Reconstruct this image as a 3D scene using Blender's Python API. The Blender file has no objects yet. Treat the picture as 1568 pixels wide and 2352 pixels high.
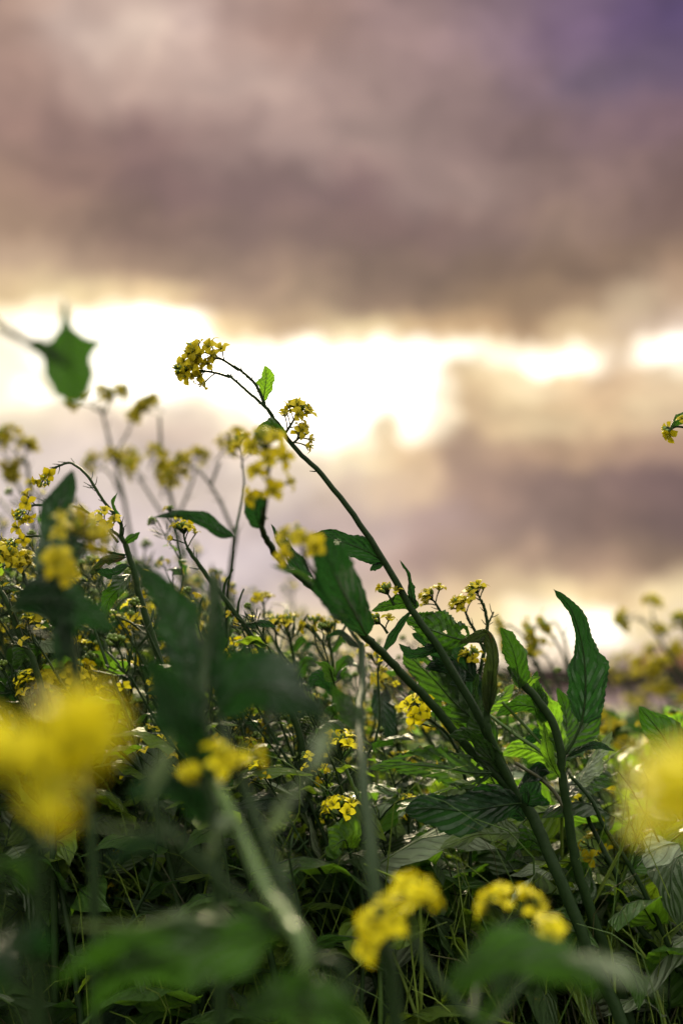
import bpy, math, random
import numpy as np
from mathutils import Vector, Matrix, Quaternion

scene = bpy.context.scene
R = math.radians

# ------------------------------------------------------------------ camera
CAM_H = 0.33
FPX = 50.0 / 36.0 * 2352.0            # focal length in units of the 1568 x 2352 view used for measuring
HORIZON = 1625.0
PITCH = math.atan((HORIZON - 1176.0) / FPX)
cam_data = bpy.data.cameras.new("camera")
cam = bpy.data.objects.new("camera", cam_data)
scene.collection.objects.link(cam)
cam.location = (0, 0, CAM_H)
cam.rotation_euler = (math.pi / 2 + PITCH, 0, 0)
cam_data.lens = 50
cam_data.sensor_width = 36
cam_data.sensor_fit = 'AUTO'
cam_data.clip_start = 0.02
cam_data.clip_end = 4000
cam_data.dof.use_dof = True
cam_data.dof.focus_distance = 1.0
cam_data.dof.aperture_fstop = 3.6
cam_data.dof.aperture_blades = 0
scene.camera = cam
scene.view_settings.view_transform = 'Standard'
scene.view_settings.look = 'None'
scene.view_settings.gamma = 1.0
scene.view_settings.exposure = 0.78
scene.view_settings.use_curve_mapping = False
scene.cycles.max_bounces = 6
scene.cycles.transmission_bounces = 4
scene.cycles.diffuse_bounces = 4
scene.cycles.glossy_bounces = 3
scene.cycles.caustics_reflective = False
scene.cycles.caustics_refractive = False


def at(x, y, d):
    """a point seen at (x, y) of the measuring view, d metres in front of the lens"""
    cx = (x - 784.0) / FPX * d
    cy = (1176.0 - y) / FPX * d
    cp, sp = math.cos(PITCH), math.sin(PITCH)
    return Vector((cx, d * cp - cy * sp, CAM_H + d * sp + cy * cp))


def azel(x, y):
    v = (at(x, y, 1.0) - Vector((0, 0, CAM_H))).normalized()
    return math.degrees(math.atan2(v.x, v.y)), math.degrees(math.asin(v.z))


# ------------------------------------------------------------------ sky
SUN_EL, SUN_AZ = 25.0, -3.0
world = bpy.data.worlds.new("World")
scene.world = world
world.use_nodes = True
wt = world.node_tree
wt.nodes.clear()


class NT:
    """small helper for writing node graphs"""
    def __init__(self, tree):
        self.t = tree

    def n(self, kind, **kw):
        nd = self.t.nodes.new(kind)
        for k, v in kw.items():
            setattr(nd, k, v)
        return nd

    def l(self, a, b):
        self.t.links.new(a, b)

    def put(self, sock, v):
        if isinstance(v, bpy.types.NodeSocket):
            self.l(v, sock)
        else:
            sock.default_value = v

    def math(self, op, a, b=None, c=None, clamp=False):
        nd = self.n('ShaderNodeMath', operation=op, use_clamp=clamp)
        self.put(nd.inputs[0], a)
        if b is not None:
            self.put(nd.inputs[1], b)
        if c is not None:
            self.put(nd.inputs[2], c)
        return nd.outputs[0]

    def vmath(self, op, a, b=None):
        nd = self.n('ShaderNodeVectorMath', operation=op)
        self.put(nd.inputs[0], a)
        if b is not None:
            self.put(nd.inputs['Scale'] if op == 'SCALE' else nd.inputs[1], b)
        return nd.outputs[0]

    def remap(self, v, a, b, c=0.0, d=1.0, kind='LINEAR'):
        nd = self.n('ShaderNodeMapRange', interpolation_type=kind, clamp=True)
        self.put(nd.inputs[0], v)
        nd.inputs[1].default_value = a
        nd.inputs[2].default_value = b
        nd.inputs[3].default_value = c
        nd.inputs[4].default_value = d
        return nd.outputs[0]

    def mix(self, f, a, b, blend='MIX'):
        nd = self.n('ShaderNodeMix', data_type='RGBA', blend_type=blend, clamp_factor=True)
        self.put(nd.inputs[0], f)
        self.put(nd.inputs[6], a)
        self.put(nd.inputs[7], b)
        return nd.outputs[2]

    def noise(self, vec, scale, detail=4.0, rough=0.55, dist=0.0):
        nd = self.n('ShaderNodeTexNoise')
        if vec is not None:
            self.l(vec, nd.inputs['Vector'])
        nd.inputs['Scale'].default_value = scale
        nd.inputs['Detail'].default_value = detail
        nd.inputs['Roughness'].default_value = rough
        nd.inputs['Distortion'].default_value = dist
        return nd

    def ramp(self, fac, stops, interp='LINEAR'):
        nd = self.n('ShaderNodeValToRGB')
        cr = nd.color_ramp
        cr.interpolation = interp
        stops = sorted(stops)
        while len(cr.elements) < len(stops):
            cr.elements.new(0.5)
        for e, (p, c) in zip(cr.elements, stops):
            e.position = min(1, max(0, p))
            e.color = (c[0], c[1], c[2], 1)
        self.put(nd.inputs[0], fac)
        return nd.outputs[0]


def lin(c):
    """8 bit sRGB to linear"""
    out = []
    for v in c:
        v = v / 255.0
        out.append(v / 12.92 if v <= 0.04045 else ((v + 0.055) / 1.055) ** 2.4)
    return out


# cloud deck: rows of brightness and hue by elevation, stops along the azimuth (measured from the photograph)
B1 = (1.38, 1.20, 0.86)
B2 = (2.3, 2.12, 1.75)
B3 = (3.1, 2.95, 2.6)
W1 = (0.80, 0.74, 0.72)
ROWS = [
    (1600, [(0, (250, 230, 195)), (300, (252, 234, 200)), (700, (245, 225, 190)), (900, (240, 220, 190)), (1250, (240, 222, 190)), (1568, (230, 210, 190))]),
    (1520, [(0, (235, 218, 200)), (300, (250, 230, 190)), (700, (250, 232, 190)), (900, (230, 206, 184)), (1080, B1), (1400, (225, 202, 182)), (1568, (220, 200, 185))]),
    (1440, [(0, (228, 212, 205)), (400, (225, 208, 200)), (720, (250, 228, 180)), (900, (245, 222, 175)), (1120, (250, 225, 170)), (1200, B1), (1385, B2), (1480, (250, 228, 180)), (1568, (240, 220, 185))]),
    (1370, [(0, (222, 206, 204)), (500, (212, 196, 198)), (700, (218, 198, 186)), (900, (214, 190, 165)), (1080, (220, 190, 150)), (1270, (246, 220, 170)), (1420, (225, 195, 150)), (1500, (250, 225, 175)), (1568, (245, 222, 175))]),
    (1290, [(0, (220, 205, 205)), (600, (214, 198, 199)), (780, (200, 176, 167)), (950, (180, 150, 140)), (1150, (182, 152, 128)), (1350, (165, 135, 115)), (1568, (150, 122, 102))]),
    (1210, [(0, (218, 202, 200)), (550, (214, 196, 192)), (800, (196, 172, 164)), (1000, (178, 150, 142)), (1200, (152, 124, 114)), (1400, (136, 107, 98)), (1568, (122, 95, 92))]),
    (1130, [(0, (224, 208, 198)), (600, (226, 207, 192)), (780, (230, 205, 180)), (950, (212, 182, 150)), (1090, (172, 140, 123)), (1300, (150, 120, 110)), (1568, (128, 99, 97))]),
    (1060, [(0, (228, 210, 198)), (500, (232, 214, 200)), (700, (240, 220, 190)), (800, (248, 230, 190)), (920, (228, 195, 152)), (1080, (182, 150, 126)), (1300, (186, 152, 121)), (1568, (182, 148, 124))]),
    (985, [(0, (245, 228, 200)), (150, (238, 218, 195)), (420, (230, 206, 186)), (560, (238, 216, 192)), (680, B2), (830, B2), (868, (250, 230, 190)), (905, (244, 218, 172)), (935, B2), (1000, B1), (1090, (222, 190, 146)), (1250, (242, 214, 166)), (1400, (226, 194, 150)), (1568, (235, 206, 165))]),
    (945, [(0, B1), (150, (252, 236, 205)), (300, B1), (420, (242, 222, 198)), (560, B1), (650, B3), (960, B3), (1010, B1), (1080, (226, 194, 148)), (1180, (246, 218, 168)), (1270, (236, 204, 156)), (1390, (222, 188, 146)), (1480, (246, 218, 172)), (1568, (236, 206, 164))]),
    (905, [(0, B1), (90, B2), (300, B3), (450, B1), (540, B2), (680, B3), (960, B3), (1060, (228, 198, 150)), (1200, (250, 226, 182)), (1390, (226, 192, 150)), (1568, (240, 212, 170))]),
    (872, [(0, B1), (100, B1), (310, B3), (520, B2), (600, B3), (720, B3), (748, (238, 228, 222)), (785, (222, 214, 216)), (812, B2), (960, B2), (1040, (240, 214, 168)), (1150, (250, 226, 180)), (1290, (240, 210, 165)), (1420, (224, 190, 150)), (1530, (246, 220, 180)), (1568, B1)]),
    (835, [(0, B1), (110, B2), (330, B3), (600, B3), (850, B3), (1000, B2), (1130, B1), (1300, B2), (1430, (236, 210, 176)), (1500, B2), (1568, B3)]),
    (755, [(0, B1), (90, B2), (300, B3), (440, B3), (530, (238, 208, 158)), (680, (196, 166, 128)), (830, (248, 222, 168)), (1000, (200, 166, 122)), (1200, (186, 152, 113)), (1330, (226, 196, 150)), (1568, (228, 202, 176))]),
    (690, [(0, (236, 206, 155)), (120, (248, 222, 168)), (380, (240, 210, 160)), (500, (184, 155, 126)), (700, (164, 137, 112)), (900, (158, 129, 105)), (1150, (162, 131, 99)), (1320, (178, 146, 113)), (1450, (222, 196, 158)), (1568, (190, 160, 130))]),
    (615, [(0, (198, 168, 138)), (300, (172, 142, 117)), (600, (154, 126, 108)), (900, (143, 115, 98)), (1150, (138, 110, 91)), (1320, (152, 122, 98)), (1568, (160, 130, 106))]),
    (525, [(0, (168, 137, 113)), (300, (144, 113, 100)), (600, (131, 103, 97)), (900, (125, 96, 93)), (1100, (138, 110, 102)), (1300, (152, 124, 109)), (1568, (140, 110, 100))]),
    (425, [(0, (162, 130, 112)), (150, (148, 115, 104)), (330, (131, 99, 98)), (560, (126, 97, 97)), (750, (132, 103, 103)), (850, (126, 96, 98)), (960, (158, 130, 124)), (1050, (166, 138, 129)), (1250, (150, 121, 114)), (1568, (144, 114, 110))]),
    (320, [(0, (166, 131, 119)), (150, (158, 124, 115)), (310, (145, 112, 109)), (480, (156, 126, 121)), (650, (170, 142, 135)), (900, (164, 137, 130)), (1150, (154, 124, 121)), (1400, (138, 109, 115)), (1568, (136, 106, 116))]),
    (200, [(0, (182, 147, 132)), (250, (196, 166, 152)), (550, (185, 158, 148)), (800, (171, 142, 135)), (1050, (159, 130, 128)), (1200, (140, 113, 124)), (1350, (116, 96, 118)), (1568, (106, 86, 116))]),
    (70, [(0, (185, 152, 135)), (150, (204, 178, 164)), (310, (228, 202, 184)), (430, (208, 180, 168)), (540, (178, 148, 138)), (700, (165, 132, 122)), (950, (166, 136, 134)), (1130, (160, 131, 143)), (1300, (136, 108, 138)), (1480, (106, 82, 124)), (1568, (98, 76, 122))]),
    (-60, [(0, (178, 146, 132)), (300, (200, 172, 158)), (600, (172, 140, 130)), (950, (160, 130, 130)), (1250, (135, 110, 136)), (1568, (104, 82, 122))]),
]
W = NT(wt)
geo = W.n('ShaderNodeTexCoord').outputs['Generated']
nz1 = W.noise(geo, 7.5, 7.0, 0.64)
nz2 = W.noise(geo, 20.0, 6.0, 0.62)
warp = W.vmath('ADD', W.vmath('SCALE', W.vmath('SUBTRACT', nz1.outputs['Color'], (0.5, 0.5, 0.5)), 0.046),
               W.vmath('SCALE', W.vmath('SUBTRACT', nz2.outputs['Color'], (0.5, 0.5, 0.5)), 0.034))
nz3 = W.noise(geo, 60.0, 4.0, 0.6)
warp = W.vmath('ADD', warp, W.vmath('SCALE', W.vmath('SUBTRACT', nz3.outputs['Color'], (0.5, 0.5, 0.5)), 0.016))
dvec = W.vmath('NORMALIZE', W.vmath('ADD', geo, warp))
sx = W.n('ShaderNodeSeparateXYZ')
W.l(dvec, sx.inputs[0])
el = W.math('MULTIPLY', W.math('ARCSINE', sx.outputs[2]), 180 / math.pi)
az = W.math('MULTIPLY', W.math('ARCTAN2', sx.outputs[0], sx.outputs[1]), 180 / math.pi)
AZR = 18.0
# the cloud pattern goes on to both sides of the frame, folded back and forth
tf = W.math('DIVIDE', W.math('PINGPONG', W.math('ADD', az, AZR), 2 * AZR), 2 * AZR)


def enc(c):
    if max(c) < 5:
        l = list(c)
    else:
        l = lin(c)
        k = 0.80 + 0.20 * min(1.0, max(0.0, (max(l) - 0.30) / 0.30))   # leaves room for the clear sky shining through the deck
        l = [v * k for v in l]
    return [math.sqrt(v / 4.0) for v in l]


skycol = None
prev_el = None
for y, stops in ROWS:
    e = azel(784, y)[1]
    row = W.ramp(tf, [((azel(x, y)[0] + AZR) / (2 * AZR), enc(c)) for x, c in stops], 'EASE')
    if skycol is None:
        skycol = row
    else:
        skycol = W.mix(W.remap(el, prev_el, e, 0, 1, 'SMOOTHSTEP'), skycol, row)
    prev_el = e
skycol = W.vmath('SCALE', W.vmath('MULTIPLY', skycol, skycol), 4.0)
# far from the sunset the same deck goes on, evenly lit
rough_n = W.noise(geo, 3.0, 5.0, 0.6)
side_c = W.ramp(W.remap(el, 0, 90), [(0.0, lin((158, 150, 144))), (0.2, lin((172, 164, 160))), (0.45, lin((208, 200, 190))), (1.0, lin((255, 247, 232)))])
side_c = W.mix(1.0, side_c, W.ramp(rough_n.outputs[0], [(0.3, (0.74, 0.73, 0.74)), (0.7, (1.2, 1.2, 1.2))]), 'MULTIPLY')
side_c = W.vmath('SCALE', side_c, 4.5)
azf = W.remap(W.math('ABSOLUTE', az), 20, 75, 0, 1, 'SMOOTHSTEP')
elf = W.remap(el, prev_el - 1.0, prev_el + 16, 0, 1, 'SMOOTHSTEP')
far_f = W.math('MAXIMUM', azf, elf)
skycol = W.mix(far_f, skycol, side_c)
fine = W.noise(W.vmath('MULTIPLY', dvec, (1.0, 1.0, 1.5)), 13.0, 9.0, 0.66, 0.5)
skycol = W.mix(1.0, skycol, W.ramp(fine.outputs[0], [(0.28, (0.62, 0.60, 0.62)), (0.5, (0.93, 0.92, 0.93)), (0.70, (1.30, 1.28, 1.24))]), 'MULTIPLY')
nish = W.n('ShaderNodeTexSky', sky_type='NISHITA')
nish.sun_disc = False
nish.sun_elevation = R(SUN_EL)
nish.sun_rotation = R(SUN_AZ)
bg1 = W.n('ShaderNodeBackground')
W.l(nish.outputs[0], bg1.inputs[0])
bg1.inputs[1].default_value = 0.06
bg2 = W.n('ShaderNodeBackground')
W.l(skycol, bg2.inputs[0])
bg2.inputs[1].default_value = 0.585
mxs = W.n('ShaderNodeMixShader')
mxs.inputs[0].default_value = 0.97           # cloud cover over the clear sky
W.l(bg1.outputs[0], mxs.inputs[1])
W.l(bg2.outputs[0], mxs.inputs[2])
wo = W.n('ShaderNodeOutputWorld')
W.l(mxs.outputs[0], wo.inputs[0])
world.cycles.sampling_method = 'MANUAL'
world.cycles.sample_map_resolution = 512

sun_d = bpy.data.lights.new("sun", 'SUN')
sun_d.energy = 5.0
sun_d.angle = R(12)
sun_d.color = (1.0, 0.84, 0.54)
sun = bpy.data.objects.new("sun", sun_d)
scene.collection.objects.link(sun)
sdir = Vector((math.sin(R(SUN_AZ)) * math.cos(R(SUN_EL)), math.cos(R(SUN_AZ)) * math.cos(R(SUN_EL)), math.sin(R(SUN_EL))))
sun.rotation_euler = (-sdir).to_track_quat('-Z', 'Y').to_euler()

# ------------------------------------------------------------------ materials
def new_mat(name):
    m = bpy.data.materials.new(name)
    m.use_nodes = True
    m.node_tree.nodes.clear()
    return m, NT(m.node_tree)


def thin_shader(N, m, col, tcol, tw, rough, spec, normal=None):
    """a thin sheet: reflecting surface plus light let through"""
    p = N.n('ShaderNodeBsdfPrincipled')
    N.put(p.inputs['Base Color'], col)
    N.put(p.inputs['Roughness'], rough)
    p.inputs['Specular IOR Level'].default_value = spec
    t = N.n('ShaderNodeBsdfTranslucent')
    N.put(t.inputs['Color'], tcol)
    if normal is not None:
        N.l(normal, p.inputs['Normal'])
        N.l(normal, t.inputs['Normal'])
    mx = N.n('ShaderNodeMixShader')
    mx.inputs[0].default_value = tw
    N.l(p.outputs[0], mx.inputs[1])
    N.l(t.outputs[0], mx.inputs[2])
    o = N.n('ShaderNodeOutputMaterial')
    N.l(mx.outputs[0], o.inputs[0])


def leaf_mat(name, c_dark, c_light, t_col, vein, tw=0.4, rough=0.42, spec=0.45, blotch=None):
    m, N = new_mat(name)
    uv = N.n('ShaderNodeUVMap').outputs[0]
    s = N.n('ShaderNodeSeparateXYZ')
    N.l(uv, s.inputs[0])
    tc = N.n('ShaderNodeTexCoord').outputs['Object']
    big = N.noise(tc, 28.0, 4.0, 0.6)
    small = N.noise(tc, 420.0, 3.0, 0.6)
    du = N.math('ABSOLUTE', N.math('SUBTRACT', s.outputs[0], 0.5))
    wob = N.math('MULTIPLY', N.math('SUBTRACT', big.outputs[0], 0.5), 0.7)
    st = N.math('ADD', N.math('SUBTRACT', N.math('MULTIPLY', s.outputs[1], 8.0), N.math('MULTIPLY', du, 5.0)), wob)
    tri = N.math('PINGPONG', st, 0.5)
    sv = N.remap(tri, 0.0, 0.075, 1.0, 0.0, 'SMOOTHSTEP')
    st2 = N.math('ADD', N.math('MULTIPLY', s.outputs[1], 30.0), N.math('ADD', N.math('MULTIPLY', du, 26.0), N.math('MULTIPLY', wob, 4.0)))
    tv = N.math('MULTIPLY', N.remap(N.math('PINGPONG', st2, 0.5), 0.0, 0.1, 1.0, 0.0, 'SMOOTHSTEP'), 0.35)
    mv = N.remap(du, 0.0, 0.035, 1.0, 0.0, 'SMOOTHSTEP')
    vm = N.math('MAXIMUM', N.math('MAXIMUM', N.math('MULTIPLY', sv, 0.7), tv), mv)
    rnd = N.n('ShaderNodeObjectInfo').outputs['Random']
    var = N.math('ADD', N.math('MULTIPLY', rnd, 0.5), N.math('MULTIPLY', N.remap(big.outputs[0], 0.3, 0.7), 0.5))
    col = N.mix(var, (*c_dark, 1), (*c_light, 1))
    tcol = N.mix(var, tuple(v * 0.75 for v in t_col) + (1,), (*t_col, 1))
    if blotch:
        bn = N.noise(tc, 60.0, 5.0, 0.7)
        bf = N.remap(bn.outputs[0], blotch[3], blotch[3] + 0.08, 0.0, 0.85, 'SMOOTHSTEP')
        col = N.mix(bf, col, (*blotch[:3], 1))
        tcol = N.mix(bf, tcol, (*blotch[:3], 1))
    col = N.mix(N.math('MULTIPLY', vm, 0.55), col, (*vein, 1))
    tcol = N.mix(N.math('MULTIPLY', vm, 0.6), tcol, tuple(v * 0.45 for v in t_col) + (1,))
    h = N.math('ADD', N.math('MULTIPLY', vm, -0.6), N.math('ADD', N.math('MULTIPLY', big.outputs[0], 0.9), N.math('MULTIPLY', small.outputs[0], 0.25)))
    h = N.math('ADD', h, N.math('MULTIPLY', tri, 1.1))
    b = N.n('ShaderNodeBump')
    b.inputs['Strength'].default_value = 1.0
    b.inputs['Distance'].default_value = 0.004
    N.l(h, b.inputs['Height'])
    thin_shader(N, m, col, tcol, tw, N.remap(small.outputs[0], 0.2, 0.8, rough - 0.08, rough + 0.12), spec, b.outputs[0])
    return m


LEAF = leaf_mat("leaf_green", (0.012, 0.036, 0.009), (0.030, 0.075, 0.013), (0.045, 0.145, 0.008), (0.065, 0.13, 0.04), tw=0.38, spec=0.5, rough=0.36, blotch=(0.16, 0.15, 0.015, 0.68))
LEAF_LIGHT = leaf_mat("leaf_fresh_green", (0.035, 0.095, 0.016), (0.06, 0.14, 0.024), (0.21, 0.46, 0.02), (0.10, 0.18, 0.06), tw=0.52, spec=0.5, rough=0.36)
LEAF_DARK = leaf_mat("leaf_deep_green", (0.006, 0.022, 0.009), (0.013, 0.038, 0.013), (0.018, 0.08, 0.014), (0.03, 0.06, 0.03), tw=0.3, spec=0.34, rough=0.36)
LEAF_PALE = leaf_mat("leaf_pale_underside", (0.19, 0.27, 0.16), (0.30, 0.37, 0.24), (0.18, 0.30, 0.09), (0.42, 0.48, 0.37), tw=0.25, rough=0.6, spec=0.2)
LEAF_EATEN = leaf_mat("leaf_insect_eaten", (0.018, 0.045, 0.012), (0.036, 0.072, 0.018), (0.085, 0.23, 0.018), (0.07, 0.12, 0.05), tw=0.35, spec=0.3, blotch=(0.26, 0.2, 0.015, 0.64))
LEAF_LOW = leaf_mat("leaf_low_green", (0.085, 0.165, 0.02), (0.15, 0.245, 0.03), (0.32, 0.52, 0.02), (0.17, 0.26, 0.11), tw=0.5, spec=0.5, rough=0.36)
LEAF_BROWN = leaf_mat("leaf_withering", (0.022, 0.040, 0.014), (0.045, 0.065, 0.02), (0.05, 0.09, 0.015), (0.10, 0.13, 0.06), tw=0.25, spec=0.3, blotch=(0.10, 0.06, 0.03, 0.56))


def simple_mat(name, c1, c2, tcol, tw, rough, spec=0.4, scale=120.0, dist=0.0006):
    m, N = new_mat(name)
    tc = N.n('ShaderNodeTexCoord').outputs['Object']
    nz = N.noise(tc, scale, 4.0, 0.6)
    rnd = N.n('ShaderNodeObjectInfo').outputs['Random']
    v = N.math('ADD', N.math('MULTIPLY', N.remap(nz.outputs[0], 0.3, 0.7), 0.6), N.math('MULTIPLY', rnd, 0.4))
    col = N.mix(v, (*c1, 1), (*c2, 1))
    b = N.n('ShaderNodeBump')
    b.inputs['Strength'].default_value = 0.5
    b.inputs['Distance'].default_value = dist
    N.l(nz.outputs[0], b.inputs['Height'])
    thin_shader(N, m, col, (*tcol, 1), tw, rough, spec, b.outputs[0])
    return m


STEM = simple_mat("stem_green", (0.007, 0.019, 0.005), (0.016, 0.036, 0.009), (0.05, 0.11, 0.02), 0.08, 0.5, 0.10, 300)
STEM_PALE = simple_mat("stem_pale_green", (0.035, 0.085, 0.012), (0.062, 0.122, 0.02), (0.08, 0.14, 0.04), 0.1, 0.45, 0.4, 200)
STEM_BROWN = simple_mat("stem_brownish", (0.03, 0.038, 0.012), (0.05, 0.052, 0.016), (0.06, 0.08, 0.03), 0.08, 0.5, 0.35, 200)
GRASS = simple_mat("grass_blade", (0.09, 0.155, 0.022), (0.17, 0.25, 0.04), (0.16, 0.28, 0.02), 0.25, 0.5, 0.25, 120)
PETAL = simple_mat("petal_yellow", (0.56, 0.50, 0.003), (0.68, 0.62, 0.006), (0.60, 0.51, 0.002), 0.28, 0.6, 0.15, 260)
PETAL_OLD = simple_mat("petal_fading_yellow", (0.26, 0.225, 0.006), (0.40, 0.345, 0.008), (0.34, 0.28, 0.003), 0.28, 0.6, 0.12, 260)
BUD = simple_mat("bud_green", (0.06, 0.12, 0.012), (0.13, 0.20, 0.02), (0.16, 0.22, 0.02), 0.2, 0.45, 0.4, 260)
SEPAL = simple_mat("sepal_yellow_green", (0.30, 0.30, 0.03), (0.40, 0.36, 0.04), (0.36, 0.34, 0.02), 0.3, 0.5, 0.3, 260)
MATS = [STEM, PETAL, BUD, SEPAL, LEAF, LEAF_LIGHT, LEAF_DARK, LEAF_PALE, LEAF_EATEN, LEAF_BROWN, STEM_PALE, STEM_BROWN, LEAF_LOW, PETAL_OLD, GRASS]
(M_STEM, M_PETAL, M_BUD, M_SEPAL, M_LEAF, M_LIGHT, M_DARK, M_PALE, M_EATEN, M_BROWN, M_SPALE, M_SBROWN, M_LOW, M_PETAL_OLD, M_GRASS) = range(15)

# ------------------------------------------------------------------ geometry templates (all quads): dict v f m uv
def T(v, f, m, uv=None):
    v = np.asarray(v, np.float32).reshape(-1, 3)
    f = np.asarray(f, np.int32).reshape(-1, 4)
    m = np.full(len(f), m, np.int32) if np.isscalar(m) else np.asarray(m, np.int32)
    uv = np.full((len(v), 2), 0.3, np.float32) if uv is None else np.asarray(uv, np.float32).reshape(-1, 2)
    return dict(v=v, f=f, m=m, uv=uv)


def join(ts):
    o = 0
    vs, fs, ms, us = [], [], [], []
    for t in ts:
        vs.append(t['v']); fs.append(t['f'] + o); ms.append(t['m']); us.append(t['uv'])
        o += len(t['v'])
    return dict(v=np.concatenate(vs), f=np.concatenate(fs), m=np.concatenate(ms), uv=np.concatenate(us))


def xf(t, M):
    A = np.array(M, np.float32)
    return dict(v=t['v'] @ A[:3, :3].T + A[:3, 3], f=t['f'], m=t['m'], uv=t['uv'])


def mesh(name, t, smooth=True):
    used = sorted(set(int(i) for i in t['m']))
    remap = np.zeros(16, np.int32)
    me = bpy.data.meshes.new(name)
    for k, u in enumerate(used):
        remap[u] = k
        me.materials.append(MATS[u])
    nv, nf = len(t['v']), len(t['f'])
    me.vertices.add(nv)
    me.vertices.foreach_set('co', t['v'].astype(np.float32).ravel())
    me.loops.add(nf * 4)
    me.loops.foreach_set('vertex_index', t['f'].astype(np.int32).ravel())
    me.polygons.add(nf)
    me.polygons.foreach_set('loop_start', np.arange(nf, dtype=np.int32) * 4)
    me.polygons.foreach_set('material_index', remap[t['m']])
    me.polygons.foreach_set('use_smooth', np.full(nf, smooth, bool))
    uvl = me.uv_layers.new(name='UVMap')
    uvl.data.foreach_set('uv', t['uv'][t['f'].ravel()].astype(np.float32).ravel())
    me.update(calc_edges=True)
    return me


def link(name, data, parent=None, M=None):
    o = bpy.data.objects.new(name, data)
    scene.collection.objects.link(o)
    if parent is not None:
        o.parent = parent
    if M is not None:
        o.matrix_local = M
    return o


def spline(pts, n):
    """Catmull-Rom through the points, n samples"""
    P = [Vector(p) for p in pts]
    if len(P) == 2:
        return [P[0].lerp(P[1], i / (n - 1)) for i in range(n)]
    P = [P[0] * 2 - P[1]] + P + [P[-1] * 2 - P[-2]]
    segs = len(P) - 3
    out = []
    for i in range(n):
        u = i / (n - 1) * segs
        k = min(int(u), segs - 1)
        t = u - k
        a, b, c, d = P[k:k + 4]
        out.append(0.5 * ((2 * b) + (c - a) * t + (2 * a - 5 * b + 4 * c - d) * t * t + (3 * b - a - 3 * c + d) * t ** 3))
    return out


def tube(pts, radii, sides=7, m=M_STEM, rib=0.0):
    n = len(pts)
    v, uv = [], []
    ref = Vector((0.3, 0.9, 0.2))
    for i, p in enumerate(pts):
        t = (pts[min(i + 1, n - 1)] - pts[max(i - 1, 0)])
        if t.length < 1e-9:
            t = Vector((0, 0, 1))
        t.normalize()
        a = t.cross(ref)
        if a.length < 1e-4:
            a = t.cross(Vector((1, 0, 0)))
        a.normalize()
        b = t.cross(a)
        ref = b.cross(t) * 0 + ref
        for s in range(sides):
            th = 2 * math.pi * s / sides
            r = radii[i] * (1 + rib * (1 if s % 2 else -1))
            v.append(p + a * (math.cos(th) * r) + b * (math.sin(th) * r))
            uv.append((s / sides, i / (n - 1)))
    f = []
    for i in range(n - 1):
        for s in range(sides):
            s2 = (s + 1) % sides
            f.append((i * sides + s, i * sides + s2, (i + 1) * sides + s2, (i + 1) * sides + s))
    return T([tuple(q) for q in v], f, m, uv)


def stem_t(pts, r0, r1, n=None, sides=8, m=M_STEM, stubs=0, rng=None, stub_len=0.008, bend=0.0):
    n = n or max(6, 5 * len(pts))
    sp = spline(pts, n)
    if rng and bend:
        for q in sp[1:-1]:
            q += Vector((rng.uniform(-bend, bend), rng.uniform(-bend, bend), rng.uniform(-bend, bend)))
    rad = [r0 + (r1 - r0) * (i / (n - 1)) for i in range(n)]
    parts = [tube(sp, rad, sides, m, 0.06)]
    for k in range(stubs):
        # old flower stalks left along the stem, like short thorns
        u = rng.uniform(0.05, 0.97)
        i = min(int(u * (n - 1)), n - 2)
        p = sp[i].lerp(sp[i + 1], u * (n - 1) - i)
        t = (sp[i + 1] - sp[i]).normalized()
        d = Vector((rng.uniform(-1, 1), rng.uniform(-1, 1), rng.uniform(-1, 1)))
        d = (d - t * d.dot(t)).normalized()
        e = (d * 0.85 + t * 0.5).normalized()
        L = stub_len * rng.uniform(0.5, 1.2)
        w = max(0.00035, r1 * 0.35)
        parts.append(tube([p, p + e * L * 0.5, p + e * L + t * L * 0.2], [w * 1.3, w, w * 0.5], 4, m))
    return join(parts)


def profile(kind, v):
    if not isinstance(kind, str):          # a list of (place along the midrib, relative half width)
        for (a, wa), (b, wb) in zip(kind, kind[1:]):
            if a <= v <= b:
                t = (v - a) / (b - a)
                t = t * t * (3 - 2 * t)
                return wa + (wb - wa) * t
        return 0.0
    if kind == 'lance':
        return max(0.0, math.sin(math.pi * min(1, v ** 0.8))) ** 0.9
    if kind == 'round':
        return max(0.0, math.sin(math.pi * v ** 0.85)) ** 0.6
    if kind == 'tailed':                    # broad low, long narrow tip
        a = max(0.0, math.sin(math.pi * min(1.0, v ** 0.62)))
        return min(1.0, v / 0.10) ** 0.7 * (a ** 1.5 * 0.82 + 0.2 * (1 - v) ** 0.5) if v < 1 else 0.0
    return max(0.0, math.sin(math.pi * v ** 0.72)) ** 0.8       # ovate


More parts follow.
